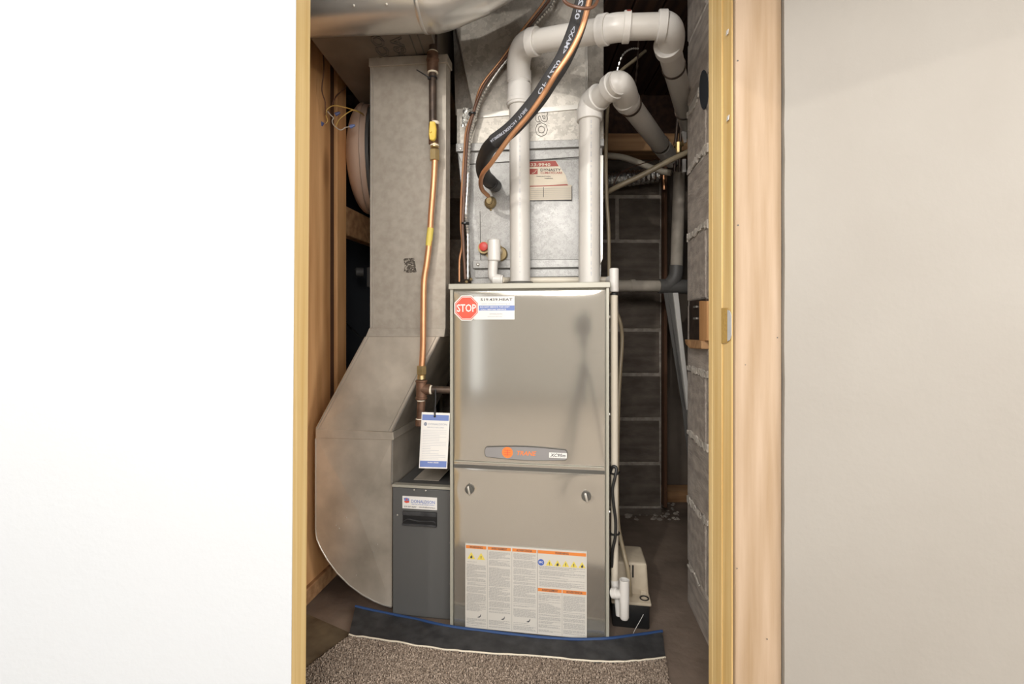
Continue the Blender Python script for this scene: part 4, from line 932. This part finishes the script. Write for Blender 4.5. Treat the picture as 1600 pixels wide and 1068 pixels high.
for (a, b, r_) in ((1056, 1054, .006), (1063, 1062, .006)):
    bm = BM(); tube(bm, [P(a+6, 150, 1.8), P(a, 220, 1.82), P(b, 268, 1.84)], r_, 10, 4); link('riser', bm, 'iron', wpz, True)
bm = BM(); cyl(bm, P(1060, 222, 1.80), P(1060, 240, 1.80), .011, 8); cyl(bm, P(1053, 226, 1.80), P(1068, 226, 1.80), .006, 8); link('valve', bm, 'brass', wpz, True)
bm = BM(); prism(bm, [P(a, b, 1.78) for a, b in ((1065.5, 205), (1070, 222), (1073, 222), (1073, 205))], Y*.01); prism(bm, [P(a, b, 1.78) for a, b in ((1067, 248), (1072, 248), (1072, 268), (1067, 268))], Y*.01); link('white_tape', bm, 'paper', wpz)
single('orange_coil_wire', [P(1037, 274, 2.1), P(1038, 296, 2.1)], .006, 'copper', 'coppery ribbed wire end hanging beside the grey drain pipe', 'wire', 8, 8)
bpy.data.objects['orange_coil_wire'].name = 'copper_wire'
ms = root('steel_studs', P(1065, 640, 1.9), 'shiny steel channel stud leaning behind the block corner', 'stud')
def strip(pix, d0, d1, th, name, m):
    bm = BM(); pts = [P(a, b, d0 if b < 500 else d1) for a, b in pix]; prism(bm, pts, Y*th); return link(name, bm, m, ms)
strip([(1052, 457), (1059.5, 457), (1079, 640), (1074, 640)], 1.95, 1.80, .003, 'web', 'paper')
strip([(1044, 457), (1052, 457), (1074, 640), (1084, 760), (1072, 640)], 1.955, 1.805, .003, 'flange', 'bright_tin')
strip([(1037, 457), (1044, 457), (1072, 640), (1082, 760), (1080, 760), (1065, 630)], 1.965, 1.815, .003, 'flange', 'grey_fitting')
# debris at the base of the back wall
db = root('rubble', G(1000, 795), 'crumbled mortar rubble at the foot of the back block wall', 'rubble')
bm = BM(); random.seed(5)
for i in range(70):
    p = G(random.uniform(965, 1060), random.uniform(786, 812)); r = random.uniform(.004, .014)
    lathe(bm, p-Z*.001, Vector((random.uniform(-.3, .3), random.uniform(-.3, .3), 1)), [(0, r), (r*.4, r*.9), (r*.7, r*.4)], 5)
rb = link('crumbs', bm, 'dark_mortar', db); rb['kind'] = 'stuff'

# ================================================================== DOME AND WIRES ON THE LEFT
dm = root('wall_dome', P(577, 250, 1.86), 'round dull beige dome edge-on between the left studs and the return duct', 'light fixture')
bm = BM(); cR = .205; base = P(576, 250, 1.86)
prof = [(-.02, cR*.97), (-.002, cR*.97), (0, cR)]+[(.072*math.sin(t*math.pi/20), cR*math.cos(t*math.pi/20)) for t in range(1, 10)]+[(.072, .002)]
lathe(bm, base, Vector((-1, -.12, 0)), prof, 48); link('dome', bm, 'white_enamel', dm, True)
bm = BM(); lathe(bm, base+Vector((.03, 0, 0)), Vector((-1, -.12, 0)), [(0, cR*.9), (.03, cR*.95)], 40); link('backplate', bm, 'grey_fitting', dm, True)
ew = root('loose_wires', P(530, 190, 1.62), 'tangle of yellow and white wires with blue caps in front of the left studs', 'wires')
def pw(px, py, d=1.6): return P(px, py, d)
for pts, m in (([(570, 181, 1.7), (558, 174), (540, 168), (522, 165), (512, 170), (509, 178), (512, 188), (509, 193)], 'wire_yellow'),
               ([(568, 178, 1.7), (555, 172), (545, 175), (530, 187), (524, 199)], 'wire_yellow'),
               ([(512, 174), (517, 180), (521, 184), (519, 189), (522, 196), (532, 203), (540, 199), (546, 198)], 'wire_white')):
    bm = BM(); tube(bm, [pw(*q) for q in pts], .0017, 6, 6); link('wire', bm, m, ew, True)
for (a, b, c_, e_) in ((504, 191, 502, 195), (524, 179, 528, 177), (547, 198, 553, 196)):
    bm = BM(); lathe(bm, pw(a, b), pw(c_, e_)-pw(a, b), [(0, .0065), (.012, .005), (.017, .003)], 8); link('wire_cap', bm, 'wire_nut_blue' if a < 540 else 'band_blue', ew, True)
single('dark_cable', [P(505, 82, 1.55), P(506, 110, 1.55), P(503, 140, 1.55), P(508, 160, 1.56), P(508, 180, 1.58)], .0022, 'brown_wire', 'thin dark cable hanging down the wide left stud', 'cable', 8, 6)
single('branch_cable', [P(519, 165, 1.62), P(524, 152, 1.62), P(535, 141, 1.64), P(548, 130, 1.68), P(560, 128, 1.72), P(580, 127, 1.8)], .0022, 'brown_wire', 'thin dark cable bending right towards the return duct', 'cable', 8, 6)
single('low_cable', [P(530, 492, 1.95), P(536, 500, 2.0), P(548, 512, 2.1), P(560, 524, 2.1), P(580, 560, 2.1), P(585, 815, 2.1)], .004, 'black_wire', 'black cable sagging in the dark gap left of the duct', 'cable', 6, 6)
# dim fitting seen in the dark gap
jb = root('junction_box', P(566, 445, 2.15), 'small dim pipe fitting in the dark gap beside the return duct', 'fitting')
bm = BM(); lathe(bm, P(568, 425, 2.1), Vector((-1, -.3, 0)), [(0, .02), (.03, .02), (.035, .012)], 14); link('cap', bm, 'grey_fitting', jb, True)
bm = BM(); box(bm, P(573, 448, 2.1), X*.02, Y*.03, Z*.085, .002); link('plate', bm, 'grey_fitting', jb)

# ================================================================== RUG
rg = root('rug', Vector((0, 1.15, 0)), 'brown flecked rug with black rubber edge and blue tape curled against the furnace', 'rug')
blue = [(555, 947), (600, 957), (650, 967), (700, 978), (760, 986), (820, 993), (880, 998), (940, 998), (1000, 991), (1035, 986)]
fr = [(545, 992), (600, 1000), (650, 1008), (700, 1015), (760, 1021), (820, 1024), (880, 1029), (940, 1034), (1000, 1032), (1040, 1027)]
bp = []
for (a, b) in blue:
    vv = .036 if a < 700 else -.008
    if a > 952: p = G(a, b, .012)
    else: p = Q(a, b, vv)
    if p.z < .006: p = G(a, b, .006)
    bp.append(p)
fp_ = [G(a, b, .010) for a, b in fr]
n = len(bp); bm = BM(); rows = []
NB = catmull(bp, 5); NF = catmull(fp_, 5)
for k_ in range(9):
    t = k_/8; rows.append([bm.verts.new(a.lerp(b, t)+Z*(-.006*math.sin(math.pi*t)*(1 if a.z > .012 else .2)+.0015*math.sin(i*1.3+k_))) for i, (a, b) in enumerate(zip(NF, NB))])
bot = []
for r in rows:
    bot.append([bm.verts.new(v.co-Z*.004) for v in r])
for q in (rows, bot):
    for a, b in zip(q, q[1:]):
        for i in range(len(a)-1): bm.faces.new((a[i], a[i+1], b[i+1], b[i]))
for a, b in ((rows[0], bot[0]), (rows[-1], bot[-1])):
    for i in range(len(a)-1): bm.faces.new((a[i], a[i+1], b[i+1], b[i]))
link('rubber_edge', bm, 'black_rubber', rg, True)
bm = BM(); tube(bm, [p+Z*.001 for p in NB], .0038, 8, 0); link('blue_tape', bm, 'blue_tape', rg, True)
bm = BM(); random.seed(2); tube(bm, [p+Z*random.uniform(.0005, .0025)+Y*random.uniform(-.001, .001) for p in NF], .0022, 6, 3); link('binding', bm, 'thread_tape', rg, True)
near = [G(1056, 1130, .008), G(1068, 1230, .008), G(330, 1230, .008), G(475, 1046, .008)]
outline = [p-Z*.002 for p in NF]+near
bm = BM(); prism(bm, [Vector((p.x, p.y, .001)) for p in outline], Z*.005); link('backing', bm, 'rug_backing', rg)
def inside(x, y, poly_):
    c_ = False; j = len(poly_)-1
    for i in range(len(poly_)):
        if (poly_[i].y > y) != (poly_[j].y > y) and x < (poly_[j].x-poly_[i].x)*(y-poly_[i].y)/(poly_[j].y-poly_[i].y)+poly_[i].x: c_ = not c_
        j = i
    return c_
verts = []; faces = []; rnd = random.Random(4)
y = .93
while y < 1.42:
    x = -.62
    while x < .46:
        xx = x+rnd.uniform(-.0012, .0012); yy = y+rnd.uniform(-.0012, .0012); x += .0036
        if not inside(xx, yy, outline): continue
        i0 = len(verts); r = rnd.uniform(.0018, .0026); h = rnd.uniform(.009, .0125); a = rnd.uniform(0, 6.28); lx, ly = rnd.uniform(-.002, .002), rnd.uniform(-.002, .002)
        for k_ in range(3): verts.append((xx+r*math.cos(a+k_*2.094), yy+r*math.sin(a+k_*2.094), .0055))
        for k_ in range(3): verts.append((xx+lx+r*.7*math.cos(a+k_*2.094), yy+ly+r*.7*math.sin(a+k_*2.094), h))
        faces += [(i0+3, i0+4, i0+5), (i0, i0+1, i0+4, i0+3), (i0+1, i0+2, i0+5, i0+4), (i0+2, i0, i0+3, i0+5)]
    y += .0036
me = bpy.data.meshes.new('pile'); me.from_pydata([tuple(Vector(v)-ORG[rg.name]) for v in verts], [], faces); me.materials.append(M['rug_pile'])
o = bpy.data.objects.new('pile', me); COL.objects.link(o); o.parent = rg; o['kind'] = 'stuff'
# worn vinyl flooring scrap edge left
bm = BM(); prism(bm, [Vector((p.x, p.y, .0005)) for p in (G(440, 1000), G(480, 960), G(548, 990), G(476, 1044), G(400, 1120))], Z*.002); link('floor_scrap', bm, 'galvanized_trunk', None, label='olive brown scrap of flooring lying left of the rug', cat='flooring')
M['olive'] = mat('olive', (.10, .075, .045), .7, var=(.19, .145, .09), scale=14); bpy.data.objects['floor_scrap'].data.materials[0] = M['olive']

# ================================================================== TRIPOD AND CAMERA (mirrored in the furnace door)
tp_ = root('tripod', Vector((0, -.09, 0)), 'black tripod in front of the closet, seen mirrored in the furnace door', 'tripod')
ctr = Vector((0, -.09, 0))
bm = BM(); cyl(bm, ctr+Z*.42, ctr+Z*.76, .014, 14); link('column', bm, 'tripod_black', tp_, True)
bm = BM(); lathe(bm, ctr+Z*.56, Z, [(0, .02), (.02, .04), (.07, .04), (.09, .02)], 16); link('collar', bm, 'tripod_black', tp_, True)
bm = BM(); lathe(bm, ctr+Z*.735, Z, [(0, .015), (.015, .03), (.045, .032), (.06, .018), (.068, .035), (.076, .035)], 16); link('ball_head', bm, 'tripod_black', tp_, True)
for k_ in range(3):
    a = math.radians(90+120*k_+15); d = Vector((math.cos(a), math.sin(a), 0))
    bm = BM(); tube(bm, [ctr+d*.035+Z*.6, ctr+d*.17+Z*.3, ctr+d*.30+Z*.012], [.014, .012, .009], 10, 0); lg = link('leg', bm, 'tripod_black', tp_, True)
    bm = BM(); lathe(bm, ctr+d*.305, Z, [(0, .012), (.02, .012), (.024, .008)], 10); link('rubber_foot', bm, 'black_rubber', lg, True)
cb = root('camera_body', Vector((0, -.09, .811)), 'black camera on the tripod, seen mirrored in the furnace door', 'camera')
bm = BM(); wbox(bm, -.065, .065, -.135, -.085, .812, .915, .008); wbox(bm, -.025, .025, -.13, -.09, .91, .935, .006); link('body', bm, 'tripod_black', cb, True)
bm = BM(); lathe(bm, Vector((0, -.087, .87)), Y, [(0, .036), (.05, .038), (.07, .035), (.07, .028), (.062, .026)], 24); link('lens', bm, 'tripod_black', cb, True)
